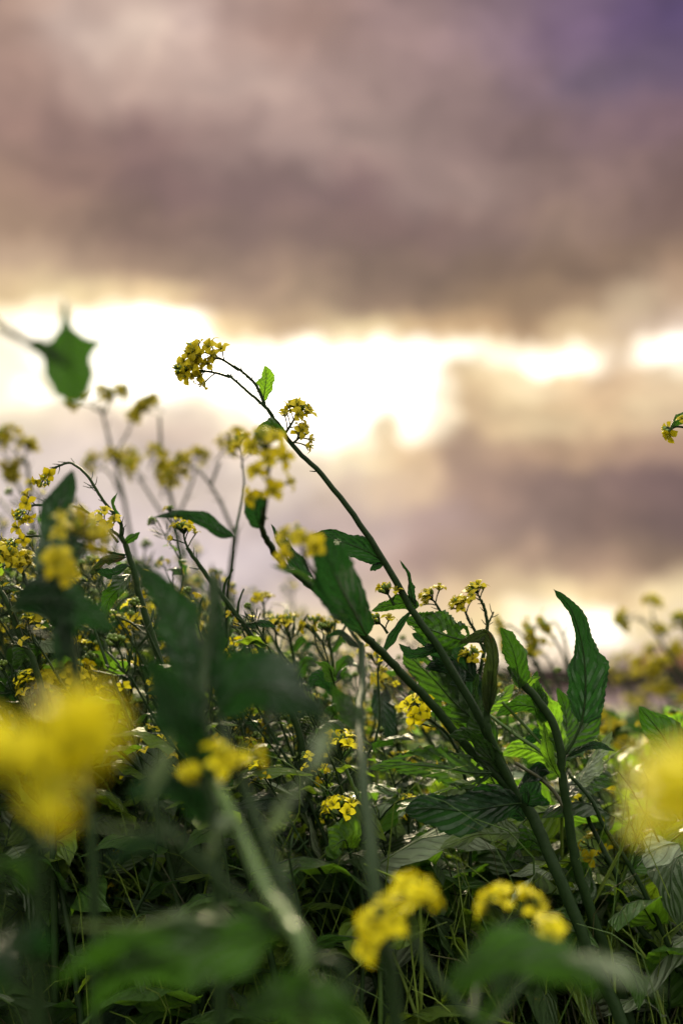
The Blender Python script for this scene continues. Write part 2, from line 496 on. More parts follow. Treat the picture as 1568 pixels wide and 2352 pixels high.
def leaf_t(pts, wl, wr, rolls=(0.0,), kind='ovate', m=M_LEAF, fold=0.25, wave=0.32, serr=0.06, teeth=14, nv=36, nu=12,
           crinkle=0.12, holes=0.0, curl=0.0, seed=0, view=None, petiole=None, lobe=0.0):
    """a leaf along the midrib pts; wl / wr half widths in metres; roll turns it about its midrib"""
    rng = random.Random(seed)
    ph = [rng.uniform(0, 6.28) for _ in range(6)]
    sp = spline(pts, nv + 1)
    V, UV = [], []
    for i, p in enumerate(sp):
        v = i / nv
        t = (sp[min(i + 1, nv)] - sp[max(i - 1, 0)]).normalized()
        vd = (view if view is not None else (p - Vector((0, 0, CAM_H)))).normalized()
        s0 = t.cross(vd)
        if s0.length < 1e-3:
            s0 = Vector((1, 0, 0))
        s0.normalize()
        n0 = s0.cross(t).normalized()
        a = R(rolls[0] + (rolls[-1] - rolls[0]) * v)
        s = s0 * math.cos(a) + n0 * math.sin(a)
        n = n0 * math.cos(a) - s0 * math.sin(a)
        pr = profile(kind, v)
        tooth = 1 - serr * (((v * teeth + ph[0]) % 1.0)) * 1.6 if serr else 1.0
        lob = 1 - lobe * (0.5 + 0.5 * math.cos(v * 6.28 * 3.3 + ph[1])) * (1 if v < 0.8 else 0.4)
        for j in range(nu + 1):
            q = j / nu * 2 - 1
            w = (wl if q < 0 else wr) * pr
            edge = abs(q)
            k = (tooth * lob if edge > 0.85 else (1 + (lob - 1) * edge ** 2)) if pr > 0.02 else 1
            w *= k
            side = 0 if q < 0 else 2.3
            w *= 1 + 0.13 * math.sin(v * 8.3 + ph[2] + side) + 0.09 * math.sin(v * 17.1 + ph[4] + side * 2)
            if serr and edge > 0.85:
                w *= 1 - serr * 0.8 * (0.5 + 0.5 * math.sin(v * 41 + ph[5] + side))
            wm = max(wl, wr)
            h = fold * edge * w
            h += wave * wm * pr * edge ** 1.5 * math.sin(v * 9 + ph[2] + (2.1 if q < 0 else 0))
            h += 0.5 * wave * wm * pr * edge ** 2 * math.sin(v * 21 + ph[3] + (1.1 if q < 0 else 0))
            h -= curl * w * edge ** 2
            vein = (v * 8.0 - edge * 2.5)
            h += crinkle * wm * pr * (abs(math.sin(vein * math.pi)) ** 0.7) * min(1, edge * 3) * (1 - edge * 0.4)
            h += crinkle * 0.6 * wm * pr * math.sin(edge * 11 + v * 31 + ph[4]) * math.sin(v * 23 + ph[5])
            h += crinkle * 0.9 * wm * pr * math.sin(v * 13 + q * 4 + ph[3]) * math.sin(v * 6 - q * 7 + ph[1]) * min(1, edge * 2.5)
            x = p + s * (q * w) * math.cos(curl * edge) + n * h
            V.append(tuple(x))
            UV.append((j / nu, v))
    F = []
    if holes:
        hc = [(rng.random(), rng.uniform(0.12, 0.92), rng.uniform(0.03, 0.12)) for _ in range(int(holes * 46))]
    for i in range(nv):
        for j in range(nu):
            if holes and 0 < i < nv - 1:
                uu, vv = (j + 0.5) / nu, (i + 0.5) / nv
                if abs(uu - 0.5) > 0.05 and any(((uu - a) * 0.6) ** 2 + (vv - b) ** 2 < (r * (0.6 + 0.4 * math.sin(7 * uu + 9 * vv))) ** 2 * 0.45 for a, b, r in hc):
                    continue
            a = i * (nu + 1) + j
            F.append((a, a + 1, a + nu + 2, a + nu + 1))
    parts = [T(V, F, m, UV)]
    # raised midrib, tapering to the tip
    rr = max(0.0004, max(wl, wr) * 0.045)
    rib_m = M_STEM if m != M_PALE else M_SPALE
    parts.append(tube(sp[:-1], [rr * (1 - 0.85 * i / nv) for i in range(nv)], 5, rib_m))
    if petiole:
        pp = spline([Vector(q) for q in petiole] + [sp[0], sp[1]], 8)
        parts.append(tube(pp, [rr * 1.5 - rr * 0.4 * i / 7 for i in range(8)], 6, M_STEM))
    return join(parts)


# ---- flowers: local +z is the way the flower faces, metres
def petal_t(L, Wd, rng, n_l=4, n_w=2, m=M_PETAL):
    V, UV, F = [], [], []
    dr = rng.uniform(-0.15, 0.25)
    for i in range(n_l + 1):
        v = i / n_l
        w = Wd * (0.14 + 0.86 * math.sin(math.pi * min(1.0, 0.08 + v * 0.80)) ** 1.5) * (1 if i < n_l else 0.72)
        for j in range(n_w + 1):
            q = j / n_w * 2 - 1
            r = L * v * (1 - 0.10 * q * q * v)
            z = L * (0.42 * math.sin(min(1, v * 1.5) * 1.57) - (0.30 + dr) * v * v) + 0.10 * L * q * q * v
            V.append((r, q * w, z))
            UV.append((j / n_w, v))
    for i in range(n_l):
        for j in range(n_w):
            a = i * (n_w + 1) + j
            F.append((a, a + 1, a + n_w + 2, a + n_w + 1))
    return T(V, F, m, UV)


def blob(L, r, m, sides=6, n=5, z0=0.0):
    pts = [Vector((0, 0, z0 + L * (0.5 - 0.5 * math.cos(math.pi * i / n)))) for i in range(n + 1)]
    rad = [max(0.00004, r * math.sin(math.pi * i / n)) for i in range(n + 1)]
    return tube(pts, rad, sides, m)


def flower_t(seed, size=1.0, fine=True, m=M_PETAL):
    rng = random.Random(seed)
    L = 0.0078 * size
    parts = []
    for k in range(4):
        a = k * math.pi / 2 + rng.uniform(-0.18, 0.18)
        pt = petal_t(L * rng.uniform(0.88, 1.1), L * 0.44 * rng.uniform(0.85, 1.1), rng, 4 if fine else 2, 2, m)
        tilt = Matrix.Rotation(rng.uniform(-0.25, 0.35), 4, 'Y')
        parts.append(xf(pt, Matrix.Rotation(a, 4, 'Z') @ tilt @ Matrix.Translation((0.0006, 0, 0.002 * size))))
    if fine:
        for k in range(6):
            a = k * math.pi / 3 + 0.3
            d = Vector((math.cos(a) * 0.0011, math.sin(a) * 0.0011, 0))
            parts.append(tube([d * 0.5, d + Vector((0, 0, 0.005 * size)), d * 1.3 + Vector((0, 0, 0.0066 * size))], [0.0002, 0.0002, 0.0005], 4, M_SEPAL))
        for k in range(4):
            a = k * math.pi / 2 + 0.78
            c, s = math.cos(a), math.sin(a)
            parts.append(tube([Vector((0, 0, 0)), Vector((c * 0.002, s * 0.002, 0.0015)), Vector((c * 0.0044, s * 0.0044, 0.0026))], [0.0006, 0.0008, 0.0002], 4, M_SEPAL))
    parts.append(blob(0.0052 * size, 0.0008 * size, M_BUD, 5, 4))
    return join(parts)


def bud_t(seed):
    rng = random.Random(seed)
    return join([blob(0.0052, 0.0017, M_BUD, 7, 6), xf(blob(0.0022, 0.0010, M_PETAL, 6, 3), Matrix.Translation((0, 0, 0.0042)))])


FLOWERS = [mesh("flower", flower_t(i)) for i in range(6)]
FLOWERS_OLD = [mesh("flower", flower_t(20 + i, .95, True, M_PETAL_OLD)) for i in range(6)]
BUDS = [mesh("bud", bud_t(i)) for i in range(2)]
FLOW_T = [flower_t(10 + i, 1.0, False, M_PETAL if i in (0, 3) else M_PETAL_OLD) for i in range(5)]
BUD_T = blob(0.0052, 0.0018, M_BUD, 5, 4)
POD_T = join([tube([Vector((0, 0, z * 0.022)) for z in (0, .15, .3, .5, .7, .85, 1)], [.0005, .0009, .0013, .0012, .0013, .0007, .0002], 5, M_STEM)])


def raceme(rng, axis, nfl, nbud, npod, spread=1.0):
    """axis: world-ish points from the bottom up. Returns stalk template and the places of flowers, buds, pods"""
    n = 14
    sp = spline(axis, n)
    parts = [tube(sp, [0.0011 - 0.0005 * i / (n - 1) for i in range(n)], 5, M_STEM)]
    fl, bu, po = [], [], []

    def frame(u):
        i = min(int(u * (n - 1)), n - 2)
        p = sp[i].lerp(sp[i + 1], u * (n - 1) - i)
        return p, (sp[i + 1] - sp[i]).normalized()

    def place(u, ang, out, up, lst, jit=0.3):
        p, t = frame(u)
        a = t.cross(Vector((0.31, 0.9, 0.27)))
        a.normalize()
        b = t.cross(a)
        d = a * math.cos(ang) + b * math.sin(ang)
        dirv = (d * out + t * up).normalized()
        return p, t, dirv
    g = rng.uniform(0, 6)
    for k in range(nfl):
        u = 0.30 + 0.62 * k / max(1, nfl - 1) + rng.uniform(-0.03, 0.03)
        g += 2.4 + rng.uniform(-0.4, 0.4)
        p, t, d = place(min(0.98, u), g, 1.0, 0.55 + 0.5 * u, fl)
        L = (0.0125 - 0.005 * u) * spread * rng.uniform(0.8, 1.2)
        e = p + d * L
        parts.append(tube([p, p + d * L * 0.5 + t * 0.0005, e], [0.0005, 0.00045, 0.0006], 4, M_STEM))
        face = (d + t * 0.5 + Vector((rng.uniform(-.5, .5), rng.uniform(-.5, .5), rng.uniform(-.5, .5)))).normalized()
        q = face.to_track_quat('Z', 'Y') @ Quaternion((0, 0, 1), rng.uniform(0, 6))
        fl.append(Matrix.LocRotScale(e, q, Vector((1, 1, 1)) * rng.uniform(0.85, 1.12)))
    for k in range(nbud):
        u = 0.9 + 0.1 * k / max(1, nbud - 1)
        g += 2.4
        p, t, d = place(min(u, 0.999), g, 1.0 - 0.8 * k / max(1, nbud), 0.9, bu)
        L = 0.0055 * rng.uniform(0.7, 1.2) * spread
        e = p + d * L
        parts.append(tube([p, p + d * L * .5, e], [0.0004, 0.0004, 0.0005], 4, M_STEM))
        bu.append(Matrix.LocRotScale(e, (d + t * 0.6).normalized().to_track_quat('Z', 'Y'), Vector((1, 1, 1)) * rng.uniform(0.7, 1.1)))
    for k in range(npod):
        u = 0.02 + 0.30 * k / max(1, npod) + rng.uniform(0, 0.04)
        g += 2.4
        p, t, d = place(u, g, 1.0, 0.7, po)
        L = 0.009 * rng.uniform(0.8, 1.2)
        e = p + d * L
        parts.append(tube([p, p + d * L * .5, e], [0.0005, 0.0004, 0.0005], 4, M_STEM))
        po.append(Matrix.LocRotScale(e, (d + t * 0.5).normalized().to_track_quat('Z', 'Y'), Vector((1, 1, 1)) * rng.uniform(0.6, 1.0)))
    return join(parts), fl, bu, po


# ------------------------------------------------------------------ plants placed one by one
class Plant:
    def __init__(self, base, label, group=None, seed=1, name='mustard_plant'):
        self.base = Vector(base)
        self.rng = random.Random(seed)
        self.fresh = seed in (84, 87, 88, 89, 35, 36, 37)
        o = bpy.data.objects.new(name, None)
        scene.collection.objects.link(o)
        o.location = self.base
        o.empty_display_size = 0.05
        o['label'] = label
        o['category'] = 'mustard plant'
        if group:
            o['group'] = group
        self.o = o
        self.off = Matrix.Translation(-self.base)

    def part(self, name, t, label=None):
        o = link(name, mesh(name, xf(t, self.off)), self.o)
        if label:
            o['label'] = label
        return o

    def stem(self, px, r0, r1, m=M_STEM, stubs=0, name='stem', ground=False, sides=8, stub_len=0.008):
        pts = [at(*p) for p in px]
        if ground:
            p0, p1 = pts[0], pts[1]
            d = (p0 - p1)
            g = Vector((p0.x + d.x * 0.8, p0.y + d.y * 0.8, 0.0))
            g.x = self.base.x
            g.y = self.base.y
            pts = [g, p0.lerp(g, 0.45) + Vector((d.x, d.y, 0)) * 0.25] + pts
        return self.part(name, stem_t(pts, r0, r1, None, sides, m, stubs, self.rng, stub_len, r0 * .12))

    def leaf(self, px, hw, hw2=None, label=None, petiole=None, **kw):
        pts = [at(*p) for p in px]
        dm = sum(p[2] for p in px) / len(px)
        k = dm / FPX
        kw.setdefault('seed', self.rng.randint(0, 9999))
        pet = [at(*p) for p in petiole] if petiole else None
        return self.part('leaf', leaf_t(pts, hw * k, (hw2 if hw2 is not None else hw) * k, petiole=pet, **kw), label)

    def head(self, px, nfl=9, nbud=8, npod=0, spread=1.0, big=1.0, pts=None):
        axis = [v - self.base for v in (pts or [at(*p) for p in px])]
        st, fl, bu, po = raceme(self.rng, axis, nfl, nbud, npod, spread)
        h = link('flower_head', mesh('flower_head', st), self.o)
        for M in fl:
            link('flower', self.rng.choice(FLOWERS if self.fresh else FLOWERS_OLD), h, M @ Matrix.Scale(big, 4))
        for M in bu:
            link('bud', self.rng.choice(BUDS), h, M @ Matrix.Scale(big, 4))
        if po:
            link('seed_pods', mesh('seed_pods', join([xf(POD_T, M) for M in po])), h)
        return h


def ground_under(x, y, d, dx=0.0, dy=0.0):
    p = at(x, y, d)
    return (p.x + dx, p.y + dy, 0.0)


# ---- A: the tall leaning plant in focus
A = Plant(ground_under(1500, 2500, 0.97), 'tallest sharp mustard plant, leaning left with flower heads against the bright cloud gap', seed=11)
A.stem([(1430, 2360, .97), (1357, 2196, .98), (1281, 2009, .99), (1220, 1873, 1.0), (1180, 1817, 1.0)], .0050, .0043, ground=True)
N = (1180, 1817, 1.0)
A.stem([N, (1135, 1720, 1.0), (1091, 1631, 1.0), (1012, 1496, 1.0), (947, 1403, 1.0), (884, 1295, 1.0), (820, 1195, 1.0), (740, 1092, 1.0), (680, 1032, 1.0), (632, 965, 1.0), (606, 928, 1.0)], .0036, .0013, name='branch', stubs=6, stub_len=.005)
A.stem([(608, 928, 1.0), (588, 885, 1.0), (566, 862, 1.0), (537, 840, 1.0)], .0013, .0009, name='branch', stubs=14, stub_len=.0035)
A.stem([(612, 938, 1.0), (590, 917, 1.0), (569, 900, 1.0), (545, 878, 1.0), (522, 860, 1.0)], .0012, .0009, name='branch', stubs=12, stub_len=.0035)
A.head([(548, 850, 1.0), (515, 828, 1.0), (480, 812, .995), (450, 806, .99)], 11, 12, 0, .8, .85)
A.head([(528, 866, 1.0), (495, 856, 1.0), (455, 850, .995), (425, 848, .99)], 11, 12, 0, .8, .85)
A.head([(650, 1002, 1.0), (662, 985, 1.0), (676, 962, 1.0), (684, 945, 1.0)], 10, 8, 0, .95, .85)
A.head([(668, 1022, 1.0), (680, 1012, 1.0), (690, 1003, 1.0)], 5, 2, 0, .7, .8)
A.leaf([(604, 922, 1.0), (609, 890, 1.0), (612, 862, 1.0), (608, 840, 1.0)], 21, 21, m=M_LIGHT, kind='round', rolls=(25,), serr=.12, teeth=7, fold=.15)
A.leaf([(652, 1003, .99), (632, 990, .98), (610, 985, .975), (592, 1005, .97)], 22, 26, m=M_LEAF, kind='round', rolls=(20,), serr=.08)
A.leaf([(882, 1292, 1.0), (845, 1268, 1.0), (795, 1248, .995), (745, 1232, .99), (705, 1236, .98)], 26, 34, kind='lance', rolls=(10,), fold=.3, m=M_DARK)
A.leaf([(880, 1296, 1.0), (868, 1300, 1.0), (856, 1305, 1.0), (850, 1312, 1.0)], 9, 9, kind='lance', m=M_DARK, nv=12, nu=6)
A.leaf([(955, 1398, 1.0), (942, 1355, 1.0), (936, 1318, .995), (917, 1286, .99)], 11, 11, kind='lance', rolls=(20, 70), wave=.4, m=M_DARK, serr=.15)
A.leaf([(962, 1392, 1.0), (930, 1385, 1.0), (890, 1392, 1.0), (852, 1404, 1.0)], 22, 20, rolls=(15,), serr=.15, teeth=9)
A.leaf([(1078, 1474, 1.01), (1030, 1462, 1.01), (975, 1440, 1.015), (930, 1420, 1.02)], 52, 46, rolls=(8,), serr=.07, teeth=18, nv=70, nu=26, holes=.1, wave=.35, crinkle=.12, petiole=[(1128, 1475, 1.0), (1105, 1473, 1.005)])
A.leaf([(1088, 1655, 1.02), (1037, 1608, 1.025), (1000, 1566, 1.03), (955, 1522, 1.03), (926, 1488, 1.03)], 52, 44, rolls=(-8,), serr=.08, teeth=20, nv=70, nu=26, holes=.1, wave=.35, crinkle=.13, kind='ovate', m=M_EATEN)
A.leaf([(1135, 1800, 1.03), (1110, 1755, 1.035), (1075, 1705, 1.04), (1032, 1655, 1.04)], 44, 40, rolls=(15,), m=M_LIGHT, serr=.06, crinkle=.12)
A.stem([N, (1130, 1771, 1.0), (1069, 1713, 1.0), (1002, 1631, .99), (935, 1560, .98), (881, 1502, .97), (834, 1459, .96), (780, 1408, .95), (715, 1346, .945), (650, 1294, .94), (618, 1249, .92), (602, 1213, .89), (606, 1170, .84)], .0037, .0016, name='branch', stubs=8, stub_len=.004)
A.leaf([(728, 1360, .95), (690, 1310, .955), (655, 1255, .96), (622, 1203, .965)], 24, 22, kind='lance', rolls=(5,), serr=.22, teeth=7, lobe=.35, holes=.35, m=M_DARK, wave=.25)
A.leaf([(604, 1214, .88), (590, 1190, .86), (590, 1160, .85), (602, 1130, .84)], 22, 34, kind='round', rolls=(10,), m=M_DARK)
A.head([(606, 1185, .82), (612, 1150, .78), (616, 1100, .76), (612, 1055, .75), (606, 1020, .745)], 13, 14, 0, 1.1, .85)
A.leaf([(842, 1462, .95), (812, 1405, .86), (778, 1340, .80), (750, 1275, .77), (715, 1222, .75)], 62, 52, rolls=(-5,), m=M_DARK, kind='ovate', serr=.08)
A.stem([(800, 1425, .95), (740, 1340, .83), (700, 1290, .76)], .0014, .001, name='branch')
A.head([(705, 1298, .765), (694, 1262, .74), (684, 1238, .73)], 4, 3, 0, .9, .95)
A.leaf([(730, 1345, .9), (690, 1320, .82), (655, 1308, .77), (620, 1298, .75)], 10, 10, kind='lance', m=M_LEAF, rolls=(40,))
A.stem([N, (1150, 1757, .995), (1121, 1680, .99), (1117, 1642, .99), (1124, 1585, .985), (1120, 1530, .98)], .0034, .0022, name='branch')
A.leaf([(1121, 1640, .985), (1128, 1575, .975), (1132, 1510, .965), (1118, 1455, .965), (1088, 1462, .97), (1050, 1478, .98)], 22, 28, rolls=(35, 20), kind='ovate', m=M_BROWN, wave=.3, curl=.6, crinkle=.1)
A.leaf([(1128, 1775, .985), (1085, 1775, .98), (1010, 1763, .97), (925, 1757, .965), (846, 1766, .965)], 52, 40, rolls=(-5, 10), kind='ovate', m=M_EATEN, holes=.9, nv=84, nu=32, wave=.3, serr=.12, teeth=16, crinkle=.09, label='insect-eaten dark leaf riddled with holes')
A.leaf([(1196, 1845, .985), (1150, 1850, .975), (1070, 1862, .96), (990, 1856, .955), (928, 1862, .955)], 46, 56, rolls=(10, -10), kind='round', m=M_DARK, wave=.3, nv=44, serr=.08, crinkle=.12)
A.leaf([(1100, 1792, .985), (1050, 1805, .98), (1000, 1822, .975), (950, 1838, .97)], 10, 14, rolls=(55, 75), kind='lance', m=M_PALE, wave=.4, label='pale curled leaf edge')
A.leaf([(1192, 1912, .995), (1150, 1915, 1.0), (1085, 1920, 1.005), (1008, 1952, 1.01)], 52, 44, rolls=(42, 52), kind='ovate', m=M_PALE, wave=.28, crinkle=.10, label='pale grey-green leaf showing its underside')
A.leaf([(1210, 1850, .99), (1215, 1825, .98), (1200, 1800, .98)], 40, 30, rolls=(30,), kind='round', m=M_DARK)
A.leaf([(1330, 2080, 1.0), (1300, 2050, 1.04), (1230, 2036, 1.06), (1152, 2042, 1.06)], 84, 118, rolls=(12, 5), kind='round', m=M_LEAF, nv=48, nu=16, crinkle=.06, serr=.05, teeth=22, label='broad veined lower leaf behind the two stems')

A.leaf([(1060, 1580, 1.01), (1040, 1545, 1.02), (1010, 1530, 1.03), (975, 1535, 1.03)], 24, 24, rolls=(20,), m=M_DARK, wave=.4)
A.leaf([(1002, 1482, 1.0), (975, 1500, 1.0), (940, 1500, 1.0), (915, 1478, 1.0)], 18, 20, rolls=(30,), m=M_DARK, wave=.4, serr=.15)
A.leaf([(945, 1402, 1.0), (915, 1440, 1.0), (890, 1480, 1.0), (872, 1520, 1.0)], 12, 16, rolls=(20,), m=M_DARK, kind='lance', serr=.2, lobe=.3)
A.leaf([(1120, 1690, 1.0), (1090, 1650, 1.01), (1085, 1600, 1.02), (1098, 1545, 1.02)], 26, 26, rolls=(25, 50), m=M_LEAF, wave=.4)
A.leaf([(1160, 1790, 1.0), (1120, 1735, .99), (1070, 1690, .985), (1030, 1690, .98)], 26, 30, rolls=(35,), m=M_LEAF, wave=.4)
A.leaf([(1190, 1830, 1.01), (1215, 1790, 1.02), (1240, 1770, 1.03), (1262, 1775, 1.03)], 26, 26, rolls=(25,), m=M_DARK, wave=.4)
A.leaf([(1255, 1960, 1.0), (1220, 1930, 1.02), (1190, 1940, 1.03), (1160, 1980, 1.03)], 34, 28, rolls=(30,), m=M_LEAF, wave=.4)
A.head([(905, 1390, 1.0), (897, 1376, 1.0), (890, 1364, 1.0)], 2, 12, 0, .8, .75)
A.head([(890, 1455, 1.0), (880, 1440, 1.0), (872, 1432, 1.0)], 2, 10, 0, .8, .75)

A.leaf([(1092, 1560, 1.03), (1050, 1520, 1.04), (1000, 1480, 1.04), (945, 1455, 1.04)], 40, 44, rolls=(12,), m=M_DARK, wave=.35)
A.leaf([(1110, 1650, 1.03), (1070, 1580, 1.04), (1030, 1530, 1.05), (990, 1505, 1.05)], 44, 44, rolls=(-10,), m=M_DARK, wave=.35)
A.leaf([(1135, 1720, 1.03), (1100, 1660, 1.04), (1060, 1640, 1.05), (1010, 1625, 1.05)], 36, 40, rolls=(15,), m=M_LEAF, wave=.35)
A.leaf([(1205, 1880, 1.02), (1170, 1850, 1.03), (1120, 1830, 1.04), (1060, 1840, 1.05)], 40, 36, rolls=(25,), m=M_DARK, wave=.35)

# ---- B: second plant in focus, upright ragged leaf
B = Plant(ground_under(1480, 2500, 1.0), 'sharp mustard plant with one tall upright pointed leaf, right of the leaning plant', seed=12)
B.stem([(1445, 2340, 1.0), (1392, 2191, 1.0), (1357, 2095, 1.0), (1321, 1978, 1.0), (1306, 1877, 1.0), (1291, 1791, 1.0), (1280, 1690, 1.0), (1242, 1619, 1.0), (1196, 1566, 1.0), (1170, 1530, 1.0)], .0046, .0028, ground=True)
B.leaf([(1335, 1660, 1.0), (1343, 1600, 1.0), (1342, 1530, 1.0), (1332, 1465, 1.0), (1310, 1400, .995), (1269, 1352, .99)], 62, 44, rolls=(-10, 40), kind=[(0, .28), (.08, .72), (.22, 1.0), (.36, .92), (.5, .58), (.62, .42), (.8, .34), (.92, .2), (1, 0)], m=M_DARK, nv=56, nu=14, serr=.07, teeth=26, crinkle=.13, wave=.3, fold=.3, petiole=[(1292, 1738, 1.0), (1313, 1708, 1.0)], label='tall upright leaf with a long pointed tip')
B.leaf([(1298, 1748, 1.02), (1318, 1700, 1.04), (1355, 1655, 1.05), (1384, 1592, 1.05)], 36, 34, rolls=(10,), kind='ovate', m=M_LEAF, serr=.1)
B.leaf([(1291, 1735, 1.0), (1272, 1680, 1.01), (1248, 1620, 1.015), (1228, 1562, 1.02)], 38, 32, rolls=(-12,), m=M_LIGHT, serr=.1, crinkle=.12)
B.leaf([(1262, 1650, 1.01), (1225, 1625, 1.02), (1180, 1622, 1.03), (1136, 1645, 1.03)], 26, 34, rolls=(40, 30), m=M_LEAF, serr=.06, wave=.2)
B.leaf([(1192, 1582, .995), (1186, 1530, .99), (1172, 1480, .985), (1148, 1440, .98)], 32, 28, rolls=(12,), m=M_LEAF, serr=.1, teeth=12, crinkle=.12)
B.leaf([(1300, 1738, 1.0), (1340, 1716, .99), (1375, 1712, .985), (1414, 1726, .98)], 11, 13, kind='lance', rolls=(35,), m=M_DARK)
B.leaf([(1322, 1810, 1.04), (1345, 1770, 1.05), (1375, 1725, 1.06), (1405, 1680, 1.06)], 30, 24, rolls=(45,), m=M_PALE, crinkle=.13, wave=.25, label='wrinkled pale leaf in half shade')
B.leaf([(1285, 1790, .99), (1262, 1745, .985), (1252, 1700, .98), (1248, 1655, .98)], 14, 18, rolls=(30,), m=M_LIGHT, kind='lance')
B.leaf([(1298, 1830, 1.03), (1330, 1800, 1.06), (1370, 1790, 1.08), (1420, 1800, 1.09)], 34, 30, rolls=(35,), m=M_LEAF)
B.leaf([(1288, 1780, 1.03), (1250, 1740, 1.06), (1205, 1720, 1.07), (1150, 1735, 1.08)], 42, 40, rolls=(20,), m=M_LIGHT)
B.stem([(1306, 1880, 1.0), (1292, 1850, 1.01), (1254, 1800, 1.02), (1182, 1752, 1.03)], .0018, .0012, M_SBROWN, name='branch')
B.stem([(1294, 1775, 1.0), (1242, 1727, 1.01), (1180, 1685, 1.015), (1120, 1640, 1.02)], .0017, .0011, M_SPALE, name='branch', stubs=6, stub_len=.004)
B.stem([(1283, 1740, 1.0), (1250, 1715, 1.02), (1200, 1662, 1.03), (1152, 1612, 1.03)], .0015, .0011, M_SPALE, name='branch')

B.leaf([(1250, 1625, 1.0), (1235, 1600, 1.01), (1225, 1572, 1.01), (1232, 1540, 1.01)], 22, 24, rolls=(10,), m=M_LEAF, wave=.4, serr=.12)
B.leaf([(1282, 1705, 1.01), (1262, 1690, 1.02), (1230, 1690, 1.03), (1200, 1710, 1.03)], 22, 26, rolls=(35,), m=M_DARK, wave=.4)
B.leaf([(1290, 1720, 1.02), (1300, 1670, 1.03), (1295, 1620, 1.04), (1278, 1580, 1.04)], 30, 26, rolls=(15,), m=M_LEAF, wave=.35)
B.leaf([(1205, 1580, 1.0), (1222, 1560, 1.0), (1240, 1555, 1.0)], 10, 10, rolls=(30,), m=M_LIGHT, nv=16)

# ---- thin stalks at the lower right
D = Plant(ground_under(1640, 2500, 1.03), 'slender mustard stalk rising from the lower right corner past two thick stems', seed=13)
D.stem([(1590, 2290, 1.02), (1534, 2171, 1.02), (1498, 2090, 1.02), (1448, 1994, 1.02), (1392, 1908, 1.02), (1357, 1837, 1.02), (1311, 1785, 1.03)], .0024, .0014, M_STEM, 10, ground=True, stub_len=.006)
D.stem([(1560, 2230, 1.02), (1482, 2146, 1.03), (1432, 2070, 1.04), (1407, 1994, 1.04), (1362, 1908, 1.05), (1331, 1832, 1.05)], .0028, .0016, M_STEM, 6, name='branch', stub_len=.006)
D.leaf([(1450, 1996, 1.02), (1462, 1960, 1.02), (1472, 1930, 1.03)], 16, 14, rolls=(40,), m=M_LEAF, kind='round', nv=16)
D.leaf([(1452, 2000, 1.03), (1490, 1960, 1.06), (1520, 1930, 1.08)], 40, 36, rolls=(20,), m=M_LIGHT)
D.head([(1420, 2020, 1.06), (1400, 1985, 1.06), (1368, 1955, 1.06), (1350, 1945, 1.06)], 4, 3, 6)

# ---- plant with leaf at the right edge
G2 = Plant(ground_under(1700, 2500, .99), 'mustard plant with a serrated leaf tip above the blurred yellow flowers, right edge', seed=14)
G2.stem([(1680, 2300, .99), (1640, 2000, .99), (1600, 1850, .99), (1580, 1700, 1.0), (1640, 1450, 1.0), (1650, 1200, 1.0), (1625, 1050, 1.0), (1590, 985, 1.0)], .0045, .0014, ground=True)
G2.leaf([(1592, 1830, .985), (1565, 1770, .985), (1520, 1690, .99), (1466, 1622, .99)], 64, 60, rolls=(15,), m=M_LEAF, kind='ovate', serr=.07, teeth=20, nv=50)
G2.head([(1595, 990, 1.0), (1572, 982, 1.0), (1552, 980, 1.0), (1540, 986, 1.0)], 3, 12, 0, .7, .75)
G2.leaf([(1600, 990, 1.0), (1578, 960, 1.0), (1556, 965, 1.0), (1536, 990, .995)], 14, 18, rolls=(20,), m=M_LEAF, serr=.12)

# ---- E: bud heads behind, in focus
E = Plant(ground_under(1180, 2300, 1.08), 'slim mustard plant with clustered buds and few yellow petals above the big dark leaves', seed=15)
E.stem([(1150, 1950, 1.07), (1122, 1800, 1.06), (1104, 1660, 1.06), (1098, 1575, 1.05), (1112, 1490, 1.05), (1118, 1435, 1.05), (1112, 1398, 1.05), (1104, 1378, 1.05)], .0024, .0011, ground=True, stubs=10, stub_len=.006)
E.head([(1110, 1392, 1.05), (1102, 1376, 1.05), (1096, 1362, 1.05)], 4, 12, 0, .8, .8)
E.stem([(1110, 1492, 1.05), (1090, 1450, 1.05), (1072, 1418, 1.05)], .0014, .001, name='branch', stubs=4)
E.head([(1076, 1424, 1.05), (1068, 1406, 1.05), (1060, 1392, 1.05)], 6, 10, 0, .8, .8)
E.stem([(1099, 1590, 1.05), (1060, 1490, 1.05), (1020, 1420, 1.05), (1006, 1396, 1.05)], .0014, .001, name='branch', stubs=4)
E.head([(1008, 1400, 1.05), (1000, 1386, 1.05), (992, 1376, 1.05)], 4, 11, 0, .9, .8)
E.stem([(1113, 1450, 1.05), (1124, 1425, 1.05), (1133, 1405, 1.05)], .0009, .0006, name='branch', stubs=3)
E.head([(1097, 1570, 1.04), (1090, 1545, 1.04), (1090, 1525, 1.04), (1086, 1512, 1.04)], 5, 14, 0, .9, .8)
E.leaf([(1110, 1640, 1.06), (1150, 1600, 1.07), (1180, 1570, 1.08)], 22, 20, rolls=(30,), m=M_LIGHT)

